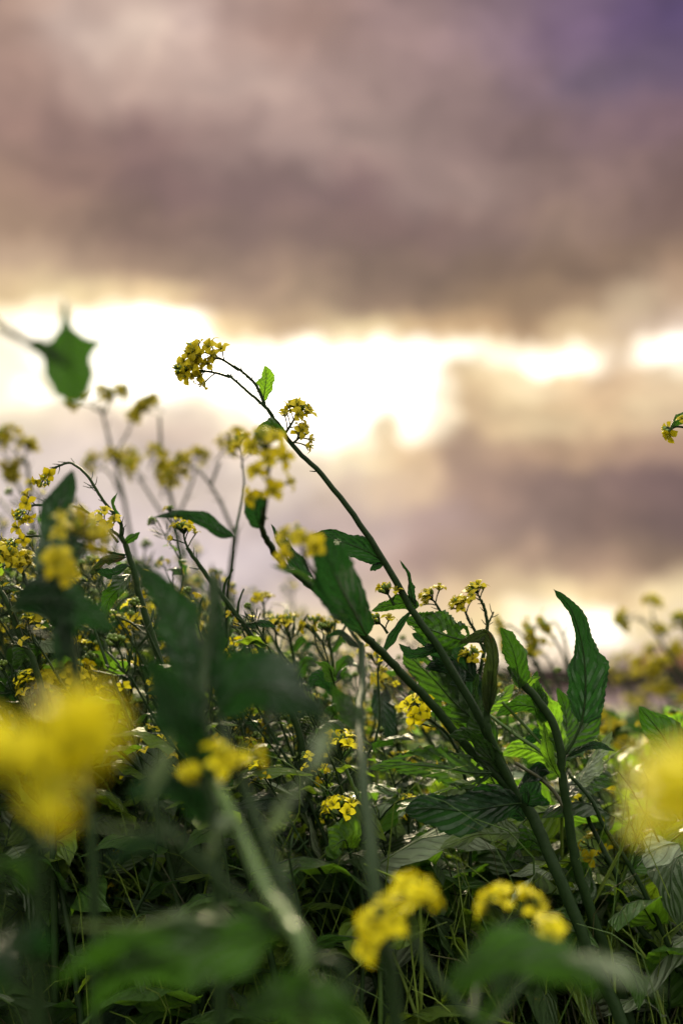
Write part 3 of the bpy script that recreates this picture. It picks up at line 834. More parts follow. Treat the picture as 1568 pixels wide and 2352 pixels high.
# ---- dark leaf and centre stem
H = Plant(ground_under(890, 2600, .62), 'dark mustard stem standing out of focus in the middle', seed=16)
H.stem([(905, 2320, .62), (866, 2094, .63), (848, 1917, .66), (830, 1740, .72), (826, 1640, .79), (832, 1560, .86), (830, 1480, .9)], .0042, .0018, ground=True)
H.stem([(830, 1485, .9), (800, 1440, .93), (792, 1415, .95)], .0011, .0008, name='branch')
H.leaf([(828, 1490, .9), (800, 1470, .92), (775, 1455, .94), (745, 1465, .95)], 10, 10, kind='lance', rolls=(25,), m=M_DARK)
H.leaf([(829, 1690, .76), (810, 1650, .78), (780, 1610, .8), (760, 1570, .8)], 30, 30, rolls=(30,), m=M_LEAF)

# ---- C: nodding spiny stems at the left, in focus
C1 = Plant(ground_under(470, 2300, 1.02), 'mustard plant in focus at the left with two nodding, thorny-looking flower stalks', seed=17)
C1.stem([(450, 1900, 1.03), (420, 1750, 1.04), (380, 1560, 1.04), (330, 1400, 1.04), (307, 1310, 1.04), (290, 1255, 1.04), (277, 1228, 1.04)], .0036, .0018, ground=True, stubs=6)
C1.stem([(277, 1235, 1.04), (279, 1205, 1.04), (264, 1182, 1.04), (234, 1144, 1.04), (202, 1094, 1.04), (167, 1065, 1.04), (141, 1068, 1.04), (117, 1080, 1.04)], .0014, .0008, name='branch', stubs=22, stub_len=.008)
C1.head([(130, 1073, 1.04), (116, 1080, 1.04), (108, 1090, 1.035), (104, 1100, 1.03)], 4, 9, 0, .8, .75)
C1.stem([(276, 1232, 1.04), (228, 1197, 1.04), (205, 1179, 1.04), (176, 1165, 1.04), (130, 1158, 1.04), (94, 1160, 1.04)], .0014, .0008, name='branch', stubs=20, stub_len=.008)
C1.head([(98, 1160, 1.04), (80, 1160, 1.04), (66, 1166, 1.035), (56, 1176, 1.03)], 5, 12, 0, .9, .8)
C1.stem([(288, 1276, 1.04), (234, 1264, 1.04), (150, 1240, 1.04), (97, 1232, 1.04), (66, 1232, 1.04)], .0014, .0008, name='branch', stubs=16, stub_len=.007)
C1.head([(74, 1232, 1.04), (58, 1232, 1.04), (45, 1236, 1.035), (34, 1246, 1.03)], 5, 14, 0, .9, .8)
C1.head([(272, 1246, 1.03), (256, 1226, 1.03), (244, 1212, 1.025), (238, 1200, 1.02)], 6, 2, 0, .9, .95)
C1.leaf([(284, 1251, 1.04), (298, 1238, 1.035), (312, 1230, 1.03), (322, 1222, 1.03)], 10, 9, m=M_LEAF, nv=18, rolls=(15,))
C1.leaf([(275, 1205, 1.04), (266, 1180, 1.04), (258, 1155, 1.04), (272, 1127, 1.03)], 9, 7, kind='lance', rolls=(30, 70), m=M_LEAF, nv=20)
C1.leaf([(296, 1300, 1.03), (262, 1318, 1.02), (238, 1318, 1.02), (216, 1308, 1.02)], 18, 14, rolls=(40,), m=M_DARK)
C1.leaf([(290, 1280, 1.03), (250, 1285, 1.02), (225, 1300, 1.02), (205, 1318, 1.02)], 10, 16, rolls=(30,), m=M_BROWN, label='small brownish drooping leaf')
C1.leaf([(300, 1320, 1.03), (275, 1350, 1.0), (250, 1380, 1.0), (240, 1420, 1.0)], 26, 22, rolls=(25,), m=M_LEAF)

C2 = Plant(ground_under(760, 2200, 1.05), 'mustard stalk in focus leaning left, topped by dark buds with round yellow petals', seed=18)
C2.stem([(700, 1750, 1.05), (655, 1600, 1.05), (616, 1527, 1.05), (564, 1439, 1.05), (515, 1374, 1.05), (475, 1322, 1.05), (443, 1277, 1.05), (430, 1258, 1.05)], .0030, .0013, ground=True, stubs=8, stub_len=.009)
C2.head([(440, 1275, 1.05), (430, 1255, 1.05), (424, 1238, 1.05), (422, 1224, 1.05)], 5, 16, 0, 1.0, .75)
for a, b in (((513, 1370, 1.05), (536, 1308, 1.05)), ((545, 1412, 1.05), (560, 1352, 1.05)), ((600, 1500, 1.05), (606, 1425, 1.05))):
    C2.stem([a, (a[0] + 4, (a[1] + b[1]) / 2, 1.05), b], .0012, .0006, name='seed_pod')
C2.leaf([(560, 1436, 1.05), (600, 1430, 1.04), (640, 1440, 1.04)], 12, 10, kind='lance', rolls=(30,), m=M_DARK)
C2.leaf([(620, 1540, 1.05), (590, 1545, 1.03), (555, 1560, 1.02), (530, 1590, 1.02)], 24, 20, rolls=(25,), m=M_LEAF)

C3 = Plant(ground_under(140, 2300, 1.02), 'thick ridged green mustard stalk at the left edge below the nodding heads', seed=19)
C3.stem([(110, 1680, 1.02), (80, 1527, 1.02), (52, 1471, 1.02), (24, 1398, 1.02), (0, 1354, 1.02), (-25, 1310, 1.02)], .0028, .0016, ground=True, stubs=12, stub_len=.009)
C3.head([(-15, 1325, 1.02), (-5, 1300, 1.02), (5, 1280, 1.02)], 6, 6)
C3.stem([(60, 1490, 1.02), (62, 1440, 1.02), (72, 1405, 1.02)], .0012, .0009, name='branch')
C3.head([(68, 1450, 1.02), (72, 1432, 1.02), (74, 1418, 1.02)], 8, 6, 0, .8, .9)
C3.leaf([(24, 1400, 1.02), (50, 1390, .98), (90, 1400, .95), (125, 1430, .94)], 16, 18, rolls=(30,), m=M_PALE)

C4 = Plant(ground_under(150, 2300, 1.04), 'upright mustard plant in focus beside the left edge with yellow heads at three heights', seed=20)
C4.stem([(95, 1760, 1.05), (90, 1560, 1.05), (88, 1450, 1.05), (72, 1365, 1.05), (58, 1330, 1.05), (50, 1300, 1.05)], .0026, .0012, ground=True, stubs=8)
C4.head([(60, 1335, 1.05), (52, 1312, 1.05), (48, 1296, 1.05)], 8, 8, 0, .9, .9)
C4.stem([(90, 1560, 1.05), (150, 1590, 1.05), (178, 1575, 1.05)], .0012, .0009, name='branch')
C4.head([(176, 1590, 1.05), (178, 1568, 1.05), (178, 1550, 1.05)], 11, 10, 0, 1.0, .95)
C4.head([(92, 1600, 1.05), (98, 1580, 1.05), (100, 1570, 1.05)], 9, 5, 0, 1.0, .95)
C4.leaf([(88, 1470, 1.05), (110, 1480, 1.03), (150, 1490, 1.02)], 20, 16, rolls=(30,), m=M_PALE, kind='round', nv=20)
C4.leaf([(90, 1520, 1.05), (60, 1500, 1.04), (30, 1530, 1.03)], 30, 22, rolls=(20,), m=M_LEAF)
C4.leaf([(90, 1580, 1.05), (50, 1570, 1.04), (10, 1600, 1.03)], 34, 30, rolls=(25,), m=M_DARK)

# ---- D1: the dark arched leaf
D1 = Plant(ground_under(600, 1900, 1.2), 'mustard plant with a single dark arched leaf held out against the pale sky', seed=21)
D1.stem([(545, 1700, 1.25), (520, 1500, 1.24), (522, 1370, 1.2), (532, 1300, 1.19), (538, 1234, 1.18)], .0024, .0014, ground=True)
D1.leaf([(536, 1234, 1.18), (505, 1222, 1.17), (465, 1200, 1.16), (415, 1184, 1.15), (352, 1188, 1.15)], 22, 14, kind='lance', rolls=(10,), serr=.03, fold=.3, m=M_DARK)
D1.stem([(538, 1236, 1.18), (560, 1120, 1.25), (556, 1060, 1.28)], .0012, .0008, name='branch')
D1.head([(556, 1075, 1.28), (556, 1050, 1.28), (552, 1020, 1.28)], 6, 6)

# ---- small clear bud heads in the middle
for k, (hx, hy, lab) in enumerate(((662, 1440, 'slender green mustard plant with a spread bud head, left of the two middle stalks'), (752, 1452, 'slender green mustard plant with a leafy bud head just left of the dark middle stem'))):
    Q = Plant(ground_under(hx + 40, 2000, 1.14), lab, seed=30 + k)
    d = 1.13
    Q.stem([(hx + 30, 1800, d), (hx + 15, 1600, d), (hx + 12, 1520, d), (hx + 2, hy + 15, d)], .0020, .0010, ground=True, stubs=8, stub_len=.011)
    Q.head([(hx + 5, hy + 40, d), (hx + 2, hy + 16, d), (hx, hy, d)], 3, 14, 6, 1.3, .8)
    Q.stem([(hx + 13, 1540, d), (hx - 22, 1490, d), (hx - 30, 1448, d)], .0010, .0008, name='branch')
    Q.head([(hx - 28, 1460, d), (hx - 31, 1446, d), (hx - 31, 1438, d)], 2, 8, 0, .9, .8)
    Q.leaf([(hx + 14, 1560, d), (hx + 40, 1520, d - .02), (hx + 70, 1530, d - .04)], 18, 16, rolls=(30,), m=M_LEAF)
    Q.leaf([(hx + 16, 1600, d), (hx - 20, 1560, d - .02), (hx - 50, 1590, d - .03)], 22, 20, rolls=(30,), m=M_DARK)
    Q.leaf([(hx + 8, 1500, d), (hx + 30, 1470, d), (hx + 45, 1478, d)], 10, 9, rolls=(20,), m=M_LEAF, nv=16)
Q = Plant(ground_under(700, 2000, 1.22), 'thin mustard stalk with one tiny brownish flower head, just above the blurred dark leaf', seed=33)
Q.stem([(690, 1700, 1.2), (640, 1500, 1.2), (612, 1440, 1.2), (606, 1388, 1.2)], .0018, .0008, ground=True, stubs=8, stub_len=.012)
Q.head([(607, 1402, 1.2), (606, 1390, 1.2), (604, 1380, 1.2)], 4, 5, 0, .7, .8)
Q.stem([(640, 1500, 1.2), (660, 1400, 1.3), (625, 1385, 1.35)], .0010, .0006, name='branch')
Q = Plant(ground_under(960, 2100, 1.15), 'mustard plant with one drooping rounded leaf right of the dark middle stem', seed=34)
Q.stem([(935, 1850, 1.15), (915, 1720, 1.15), (905, 1640, 1.15), (890, 1590, 1.15)], .0026, .0014, ground=True, stubs=5)
Q.leaf([(888, 1582, 1.15), (878, 1610, 1.13), (886, 1660, 1.11), (905, 1705, 1.1)], 30, 30, rolls=(-15,), m=M_DARK, kind='ovate')
Q.head([(890, 1592, 1.15), (884, 1575, 1.15), (876, 1565, 1.15)], 3, 6)
Q = Plant(ground_under(1040, 2100, 1.05), 'low mustard plant with a bright yellow flower head beside the second leaning stem', seed=35)
Q.stem([(1080, 1900, 1.05), (1060, 1760, 1.05), (1030, 1690, 1.05), (990, 1655, 1.05)], .0018, .0010, ground=True, stubs=6)
Q.head([(1010, 1672, 1.04), (990, 1655, 1.04), (970, 1640, 1.035), (962, 1628, 1.03)], 9, 4, 2, 1.0, 1.0)
Q = Plant(ground_under(870, 2200, 1.02), 'short mustard stalk with a knobbly yellow-green head in front of the hole-riddled leaf', seed=36)
Q.stem([(860, 1960, 1.02), (830, 1854, 1.02), (808, 1799, 1.02), (786, 1744, 1.02)], .0022, .0011, M_SPALE, 8, ground=True, stub_len=.01)
Q.head([(792, 1758, 1.02), (785, 1735, 1.02), (780, 1712, 1.02)], 6, 12, 4, 1.0, .9)
Q = Plant(ground_under(800, 2200, 1.0), 'low stalk with a small yellow head below the pale blurred leaf in the middle', seed=37)
Q.stem([(835, 2100, 1.0), (812, 1990, 1.0), (795, 1920, 1.0), (786, 1880, 1.0)], .0020, .0011, M_STEM, 8, ground=True)
Q.head([(790, 1900, 1.0), (785, 1878, 1.0), (783, 1862, 1.0)], 8, 10, 3, 1.0, .95)
Q.leaf([(800, 1950, 1.0), (790, 1930, .98), (760, 1950, .97)], 50, 44, rolls=(15,), m=M_LIGHT, kind='round')

# ---- blurred tall plants behind, upper left
BK = 'tall mustard plants blurred against the sky at the left'
def back_plant(label, group, seed, base, d, stems, heads, leaves=(), m=M_STEM, nfl=8, nbud=10):
    P = Plant(base, label, group, seed)
    for k, (px, r0, r1) in enumerate(stems):
        P.stem([(x, y, d + dz) for x, y, dz in px], r0, r1, m, ground=(k == 0), name='stem' if k == 0 else 'branch', stubs=5, stub_len=.012)
    for (x, y, dx, dy, dz, s) in heads:
        P.head([(x - dx * .5, y - dy * .5, d + dz), (x, y, d + dz), (x + dx * .5, y + dy * .5, d + dz)], nfl, nbud, 0, 1.2 * s, 1.1 if nbud < 12 else 1.5)
    for px, hw, mm in leaves:
        P.leaf([(x, y, d + dz) for x, y, dz in px], hw, m=mm, rolls=(25,))
    return P


back_plant('tall blurred mustard plant with three spread yellow heads right of the hanging green leaf', BK, 41, ground_under(520, 2000, 1.75), 1.75,
           [([(480, 1650, 0), (440, 1420, 0), (415, 1250, 0), (395, 1150, 0), (372, 1040, 0), (366, 955, 0)], .004, .0016), ([(415, 1250, 0), (340, 1130, 0), (318, 1095, 0)], .002, .0012), ([(405, 1200, 0), (440, 1110, 0), (448, 1075, 0)], .002, .0012), ([(400, 1170, 0), (385, 1120, 0), (395, 1090, 0)], .002, .0012)],
           [(362, 935, -30, -22, 0, 1), (340, 945, -30, -10, 0, .8), (318, 1085, -30, -30, 0, 1.1), (445, 1060, 20, -26, 0, 1.0), (392, 1090, -36, -22, 0, 1.1), (350, 1060, 20, -36, 0, 1.1), (375, 1120, 12, -50, 0, 1.2)])
back_plant('tall blurred mustard plant with flower heads just under the hanging green leaf', BK, 42, ground_under(420, 2000, 1.85), 1.85,
           [([(380, 1650, 0), (330, 1420, 0), (300, 1230, 0), (270, 1080, 0), (248, 1000, 0), (232, 930, 0)], .004, .0016), ([(285, 1150, 0), (255, 1090, 0), (235, 1075, 0)], .002, .0012), ([(262, 1050, 0), (290, 1000, 0), (302, 975, 0)], .0016, .001), ([(238, 950, 0), (205, 930, 0)], .0016, .001), ([(238, 955, 0), (255, 915, 0)], .0016, .001)],
           [(225, 915, 30, -20, 0, 1), (190, 925, -36, -16, 0, 1), (265, 905, 30, -16, 0, .8), (232, 1072, -40, -22, 0, 1.1), (300, 970, 10, -20, 0, .6), (282, 1060, 30, -20, 0, 1.2), (250, 1060, 24, -20, 0, 1)])
back_plant('tall blurred mustard plant with a forked stalk, left of the leaning stem', BK, 43, ground_under(560, 2000, 1.6), 1.6,
           [([(540, 1640, 0), (522, 1400, 0), (532, 1290, 0), (542, 1220, 0), (535, 1215, 0)], .004, .0022), ([(538, 1230, 0), (510, 1160, 0), (482, 1112, 0), (455, 1078, 0)], .0022, .0014), ([(484, 1115, 0), (498, 1080, 0), (505, 1060, 0)], .0018, .0012)],
           [(510, 1040, 26, -34, 0, 1.1), (440, 1070, -40, -14, 0, 1), (415, 1085, -30, 10, 0, .9), (545, 1010, 10, -14, 0, .7)])
back_plant('tall blurred mustard plant at the left edge with a ring-shaped yellow head', BK, 44, ground_under(140, 2000, 1.7), 1.7,
           [([(110, 1600, 0), (85, 1350, 0), (72, 1180, 0), (66, 1090, 0), (58, 1050, 0)], .004, .0018), ([(72, 1180, 0), (40, 1110, 0), (25, 1080, 0)], .0018, .0012), ([(62, 1070, 0), (30, 1030, 0)], .0018, .0012)],
           [(40, 1010, -50, -30, 0, 1.1), (12, 1025, -20, -20, 0, 1), (60, 1040, 10, -30, 0, .9), (40, 1088, -30, 6, 0, .7), (15, 1050, 20, 30, 0, .9)])
back_plant('blurred mustard plant leaning in from beyond the left edge, its thick stalk bare', BK, 45, ground_under(260, 2100, 2.0), 2.0,
           [([(200, 1560, 0), (110, 1330, 0), (50, 1210, 0), (0, 1150, 0), (-60, 1080, 0)], .0045, .002)], [(-80, 1040, -30, -40, 0, 1)])

# ---- blurred plants behind at the right
BR = 'thin mustard stalks blurred at the right'
back_plant('nodding blurred stalk nearest the withered leaf, its head hooked left', BR, 51, ground_under(1300, 2000, 1.5), 1.5,
           [([(1280, 1660, 0), (1250, 1570, 0), (1225, 1505, 0), (1197, 1458, 0), (1172, 1438, 0)], .0024, .0012), ([(1240, 1540, 0), (1215, 1510, 0), (1185, 1490, 0)], .0014, .001)], [(1167, 1438, -12, 8, 0, .6), (1180, 1488, -14, -6, 0, .6)], nfl=2, nbud=12)
back_plant('nodding blurred stalk just left of the tall pointed leaf, with two hooked heads', BR, 52, ground_under(1370, 2000, 1.5), 1.5,
           [([(1340, 1680, 0), (1310, 1560, 0), (1290, 1500, 0), (1262, 1455, 0), (1240, 1438, 0)], .0024, .0012), ([(1310, 1560, 0), (1298, 1480, 0), (1285, 1445, 0), (1272, 1430, 0)], .0016, .001), ([(1290, 1600, 0), (1262, 1520, 0), (1240, 1500, 0)], .0014, .001)], [(1233, 1438, -12, 10, 0, .7), (1266, 1430, -12, 4, 0, .6), (1238, 1496, -10, -12, 0, .6), (1222, 1520, -4, -14, 0, .5)], nfl=2, nbud=12)
back_plant('blurred tall stalk at the right with a heavy dark drooping head', BR, 53, ground_under(1660, 1900, 2.0), 2.0,
           [([(1610, 1640, 0), (1560, 1540, 0), (1525, 1490, 0), (1505, 1445, 0), (1496, 1410, 0)], .0038, .002), ([(1515, 1470, 0), (1480, 1430, 0), (1458, 1422, 0)], .0022, .0016)], [(1442, 1421, -22, 2, 0, 1.1), (1450, 1416, -24, 10, 0, 1.1), (1496, 1396, 2, -20, 0, .7), (1510, 1458, 8, -10, 0, .7)], nfl=3, nbud=26)
back_plant('blurred leafy mustard stalk cut by the right edge of the picture', BR, 54, ground_under(1700, 1900, 1.9), 1.9,
           [([(1640, 1640, 0), (1600, 1540, 0), (1580, 1470, 0), (1572, 1430, 0)], .003, .0016)], [(1568, 1440, -14, -26, 0, 1), (1575, 1460, 6, -30, 0, 1)], nfl=4, nbud=18)
for k, (x, y, lab) in enumerate(((1370, 1530, 'leftmost of five small blurred heads above the dark shed roof'), (1409, 1543, 'lowest of five small blurred heads above the dark shed roof'), (1422, 1517, 'second highest of five small blurred heads above the dark shed roof'), (1446, 1508, 'highest of five small blurred heads above the dark shed roof'), (1428, 1560, 'leafy middle stalk among five small blurred heads above the dark shed roof'))):
    back_plant(lab, BR, 60 + k, ground_under(x + 90, 1800, 2.6), 2.6 + .05 * k,
               [([(x + 60, 1680, 0), (x + 34, 1600, 0), (x + 16, y + 30, 0), (x + 2, y + 4, 0)], .0026, .0012)], [(x, y, -12, -6, 0, .8)], nfl=4, nbud=10)
for k, (x, y, d, lab) in enumerate(((1510, 1505, 2.4, 'bushy blurred mustard plant in flower in front of the brown roof'), (1545, 1530, 2.2, 'bushy blurred mustard plant in flower at the right edge in front of the brown roof'), (1480, 1570, 2.6, 'low bushy blurred mustard plant in flower in front of the shed wall'), (1400, 1650, 1.55, 'blurred mustard plant with yellow heads right of the upright leaf base'))):
    rg = random.Random(70 + k)
    hs, st = [], [([(x + 40, 1760, 0), (x + 20, 1660, 0), (x + 8, y + 50, 0), (x, y, 0)], .003, .0014)]
    for j in range(6):
        hx, hy = x + rg.uniform(-45, 45), y + rg.uniform(-15, 90)
        st.append(([(x + 18, max(y + 70, hy + 60), 0), ((x + hx) / 2 + 8, hy + 40, 0), (hx, hy + 6, 0)], .0016, .001))
        hs.append((hx, hy, rg.uniform(-14, 4), rg.uniform(-18, -6), 0, 1))
    back_plant(lab, BR, 75 + k, ground_under(x + 90, 1850, d), d, st, hs, [([(x + 20, 1680, 0), (x - 10, 1650, 0), (x - 50, 1670, 0)], 24, M_LEAF), ([(x + 20, 1700, 0), (x + 50, 1660, 0), (x + 80, 1690, 0)], 26, M_LEAF)])

# ---- blurred plants between the lens and the plane of focus
F1 = Plant(ground_under(-260, 2300, .56), 'blurred mustard plant reaching in from the left, star-shaped green leaf against the bright cloud', seed=81)
F1.stem([(-240, 1900, .56), (-190, 1300, .56), (-120, 900, .56), (-40, 735, .56), (20, 765, .56), (90, 798, .56)], .0026, .0016, ground=True)
F1.leaf([(149, 690, .56), (153, 745, .56), (158, 800, .56), (165, 850, .56), (174, 925, .56)], 80, 74, rolls=(4,), kind=[(0, .03), (.12, .12), (.26, .2), (.37, .45), (.45, 1.0), (.55, .80), (.68, .66), (.8, .72), (.92, .62), (1, .2)], m=M_LEAF, serr=0, fold=.08, wave=.06, crinkle=.05, nv=48)
F1.leaf([(60, 788, .56), (90, 797, .56), (130, 815, .56), (165, 850, .56)], 20, 20, rolls=(10,), kind='ovate', m=M_LEAF, serr=0, wave=.05)

F7 = Plant(ground_under(230, 2400, .68), 'blurred mustard plant in front at the left with a dark pointed leaf and yellow blooms', seed=82)
F7.stem([(215, 2000, .68), (190, 1700, .69), (165, 1480, .7), (140, 1360, .71), (135, 1310, .72)], .0030, .0016, ground=True)
F7.leaf([(128, 1325, .72), (122, 1250, .74), (138, 1160, .76), (168, 1078, .77)], 62, 50, rolls=(8,), kind='ovate', m=M_DARK, serr=.06)
F7.head([(150, 1310, .7), (170, 1280, .7), (192, 1255, .7), (205, 1238, .7)], 7, 6, 0, 1.1, .85)
F7.head([(150, 1280, .69), (160, 1250, .69), (175, 1225, .69)], 5, 3, 0, 1.0, .85)
F7.head([(140, 1325, .68), (136, 1305, .67), (134, 1292, .665)], 3, 1, 0, .4, 1.0)
F7.leaf([(150, 1420, .7), (130, 1370, .69), (125, 1330, .69), (150, 1285, .69)], 58, 50, rolls=(15,), kind='round', m=M_DARK)
F7.leaf([(30, 1385, .67), (110, 1378, .67), (190, 1400, .67), (268, 1455, .67)], 52, 60, rolls=(10,), kind='ovate', m=M_DARK, serr=.05, petiole=[(165, 1485, .7), (60, 1440, .68)])
F7.leaf([(160, 1470, .7), (155, 1420, .69), (140, 1500, .68), (150, 1560, .68)], 26, 26, rolls=(20,), m=M_DARK)

F8 = Plant(ground_under(520, 2500, .62), 'blurred dark-leaved mustard plant in front, its broad leaves crowding below the arched leaf', seed=83)
F8.stem([(500, 2000, .62), (480, 1800, .63), (465, 1650, .64), (470, 1520, .66), (485, 1420, .67), (490, 1330, .68)], .0034, .0018, ground=True)
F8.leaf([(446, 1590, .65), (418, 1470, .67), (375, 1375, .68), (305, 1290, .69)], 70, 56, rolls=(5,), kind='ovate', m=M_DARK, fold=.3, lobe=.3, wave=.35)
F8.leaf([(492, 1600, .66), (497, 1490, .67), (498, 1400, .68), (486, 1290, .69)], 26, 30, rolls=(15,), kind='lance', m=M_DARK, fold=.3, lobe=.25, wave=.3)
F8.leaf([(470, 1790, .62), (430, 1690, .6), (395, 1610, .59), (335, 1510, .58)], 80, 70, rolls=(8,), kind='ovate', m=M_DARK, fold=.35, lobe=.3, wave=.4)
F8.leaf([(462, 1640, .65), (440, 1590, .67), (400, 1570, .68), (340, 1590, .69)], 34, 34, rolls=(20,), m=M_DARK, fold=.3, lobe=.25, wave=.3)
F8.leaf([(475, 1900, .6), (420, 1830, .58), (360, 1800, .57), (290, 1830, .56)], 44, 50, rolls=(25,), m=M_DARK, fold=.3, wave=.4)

F9 = Plant(ground_under(640, 2500, .58), 'blurred mustard plant in front of the centre, broad drooping leaf above pale ones', seed=84)
F9.stem([(700, 2250, .5), (661, 2116, .52), (615, 2049, .54), (543, 1895, .57), (492, 1793, .6)], .0028, .0020, M_SPALE, ground=True)
F9.stem([(690, 2200, .55), (671, 2100, .56), (615, 1952, .58), (564, 1818, .6), (518, 1695, .62), (500, 1640, .63)], .0026, .0018, M_STEM, name='branch')
F9.leaf([(498, 1640, .62), (560, 1580, .61), (650, 1585, .6), (752, 1652, .59)], 74, 90, rolls=(-5, 25), kind='ovate', m=M_DARK, fold=.45, wave=.35, petiole=[(515, 1700, .62)])
F9.leaf([(752, 1648, .56), (742, 1710, .55), (715, 1770, .54), (650, 1840, .53)], 22, 28, rolls=(40, 55), kind='lance', m=M_PALE, label='pale twisted hanging leaf')
F9.leaf([(600, 1930, .55), (630, 1880, .54), (660, 1840, .53), (700, 1800, .53)], 26, 22, rolls=(50,), kind='lance', m=M_PALE)
F9.head([(500, 1805, .6), (494, 1780, .6), (500, 1758, .6), (510, 1745, .6)], 4, 2, 0, .6, .75)
F9.head([(545, 1790, .61), (552, 1765, .61), (565, 1745, .61)], 2, 2, 0, .6, .75)
F9.head([(478, 1830, .6), (462, 1808, .6), (456, 1790, .6)], 2, 2, 0, .6, .75)
F9.leaf([(545, 1900, .57), (520, 1900, .55), (495, 1930, .55), (480, 1975, .55)], 26, 30, rolls=(45,), m=M_PALE)

F10 = Plant(ground_under(760, 2600, .53), 'blurred dark mustard stem slanting across the lower left between pale and big dark leaves', seed=85)
F10.stem([(800, 2290, .53), (718, 2198, .53), (564, 2075, .53), (451, 1972, .53), (359, 1870, .53), (330, 1830, .53)], .0024, .0018, M_STEM, ground=True)
F10.leaf([(335, 1850, .53), (350, 1790, .52), (372, 1740, .51), (392, 1680, .51)], 28, 24, rolls=(45,), kind='lance', m=M_PALE, label='pale upright blurred leaf')
F10.leaf([(400, 1925, .46), (330, 1908, .47), (260, 1903, .48), (190, 1892, .49)], 14, 20, rolls=(65,), kind='lance', m=M_PALE, label='pinkish pale leaf seen edge-on')
F10.leaf([(390, 1925, .46), (330, 1940, .46), (280, 1960, .46), (230, 1990, .46)], 26, 26, rolls=(20,), m=M_DARK)
F10.leaf([(640, 2130, .53), (560, 2160, .52), (430, 2180, .51), (290, 2230, .51), (200, 2330, .51)], 70, 95, rolls=(5, 20), kind='ovate', m=M_LEAF, wave=.3, nv=36, label='big dark blurred leaf across the lower left')
F10.leaf([(520, 2090, .53), (430, 2110, .52), (300, 2130, .51), (150, 2120, .51)], 16, 28, rolls=(50, 60), kind='lance', m=M_PALE)
F10.leaf([(420, 2150, .53), (300, 2160, .52), (200, 2200, .52), (120, 2260, .52)], 30, 48, rolls=(25,), kind='ovate', m=M_LEAF)
F10.leaf([(860, 2420, .51), (760, 2330, .50), (660, 2290, .49), (540, 2330, .49)], 60, 80, rolls=(15,), kind='round', m=M_LEAF, label='rounded dark leaf at the bottom edge')

F13 = Plant(ground_under(95, 2700, .5), 'blurred dark upright stem in the lower left corner', seed=86)
F13.stem([(92, 2360, .5), (88, 2150, .5), (86, 1960, .5), (80, 1900, .5)], .0030, .0022, ground=True)
F13.leaf([(86, 2060, .5), (60, 2010, .5), (20, 1985, .5), (-40, 2000, .5)], 24, 24, rolls=(40,), m=M_LEAF)
F13.leaf([(82, 1930, .5), (110, 1935, .5), (140, 1942, .5)], 10, 10, rolls=(60,), m=M_PALE, kind='lance')
F13.leaf([(90, 2200, .5), (60, 2180, .48), (10, 2220, .46), (-40, 2320, .46)], 60, 60, rolls=(20,), m=M_DARK)

F2 = Plant(ground_under(-54, 3003, .32), 'nearest mustard plant at the left, its yellow blooms melted into a large soft blur', seed=87)
F2.stem([(56, 2553, .33), (36, 2253, .33), (-4, 2083, .33), (-34, 1963, .33)], .0020, .0013, ground=True)
F2.stem([(-2, 2088, .33), (56, 1923, .33), (106, 1823, .33)], .0014, .001, name='branch')
F2.head([(18, 1735, .33), (73, 1710, .33), (138, 1688, .33), (203, 1675, .33)], 11, 3, 0, .7, .85)
F2.head([(98, 1710, .33), (158, 1692, .33), (218, 1682, .33)], 6, 2, 0, .6, .8)
F2.head([(-22, 1900, .32), (-34, 1850, .32), (-32, 1795, .32), (-17, 1750, .32)], 11, 4, 0, .9, .9)
F2.head([(18, 1925, .32), (53, 1880, .32), (88, 1840, .32)], 5, 5, 0, .8, .75)
F2.head([(-82, 1870, .32), (-92, 1810, .32), (-82, 1750, .32)], 9, 3, 0, .9, .9)

F3 = Plant(ground_under(1727, 2940, .31), 'nearest mustard plant at the right, a large soft yellow blur over its stalk', seed=88)
F3.stem([(1697, 2490, .31), (1677, 2240, .31), (1647, 2060, .31), (1622, 1960, .31)], .0018, .0012, ground=True)
F3.head([(1622, 1975, .31), (1595, 1910, .31), (1577, 1860, .31), (1582, 1815, .31)], 11, 4, 0, .9, .9)
F3.head([(1657, 1960, .31), (1647, 1890, .31), (1652, 1830, .31)], 11, 4, 0, 1.1, 1.05)
F3.leaf([(1667, 2000, .30), (1642, 1950, .30), (1627, 1910, .30), (1607, 1870, .30)], 30, 20, rolls=(20,), m=M_DARK, kind='round')

F4 = Plant(ground_under(1160, 2700, .58), 'blurred low mustard plant, bottom right, with soft yellow heads and a pale glossy leaf', seed=89)
F4.stem([(1120, 2420, .58), (1060, 2320, .59), (990, 2230, .6), (945, 2150, .61)], .0026, .0016, ground=True)
F4.head([(960, 2165, .61), (945, 2130, .61), (940, 2090, .61), (960, 2060, .61)], 9, 5, 0, 1.0, .8)
F4.head([(915, 2150, .61), (890, 2130, .61), (865, 2125, .61)], 5, 4, 0, .85, .75)
F4.head([(895, 2195, .61), (882, 2175, .61), (878, 2160, .61)], 4, 1, 0, .8, .9)
F4.stem([(1080, 2350, .59), (1110, 2220, .63), (1150, 2130, .66), (1158, 2105, .66)], .0016, .001, name='branch')
F4.head([(1160, 2118, .66), (1150, 2095, .66), (1140, 2075, .66)], 5, 4, 0, .8, .75)
F4.head([(1175, 2120, .67), (1195, 2095, .67), (1212, 2078, .67)], 4, 3, 0, .8, .75)
F4.stem([(1110, 2380, .58), (1200, 2260, .6), (1250, 2200, .61), (1265, 2180, .61)], .0014, .001, name='branch')
F4.head([(1268, 2190, .6), (1272, 2165, .6), (1262, 2145, .6)], 3, 2, 0, .6, .75)
F4.leaf([(1030, 2280, .52), (1110, 2210, .51), (1220, 2200, .5), (1330, 2230, .5), (1370, 2290, .5)], 50, 72, rolls=(10, 15), kind='ovate', m=M_LEAF, nv=34)
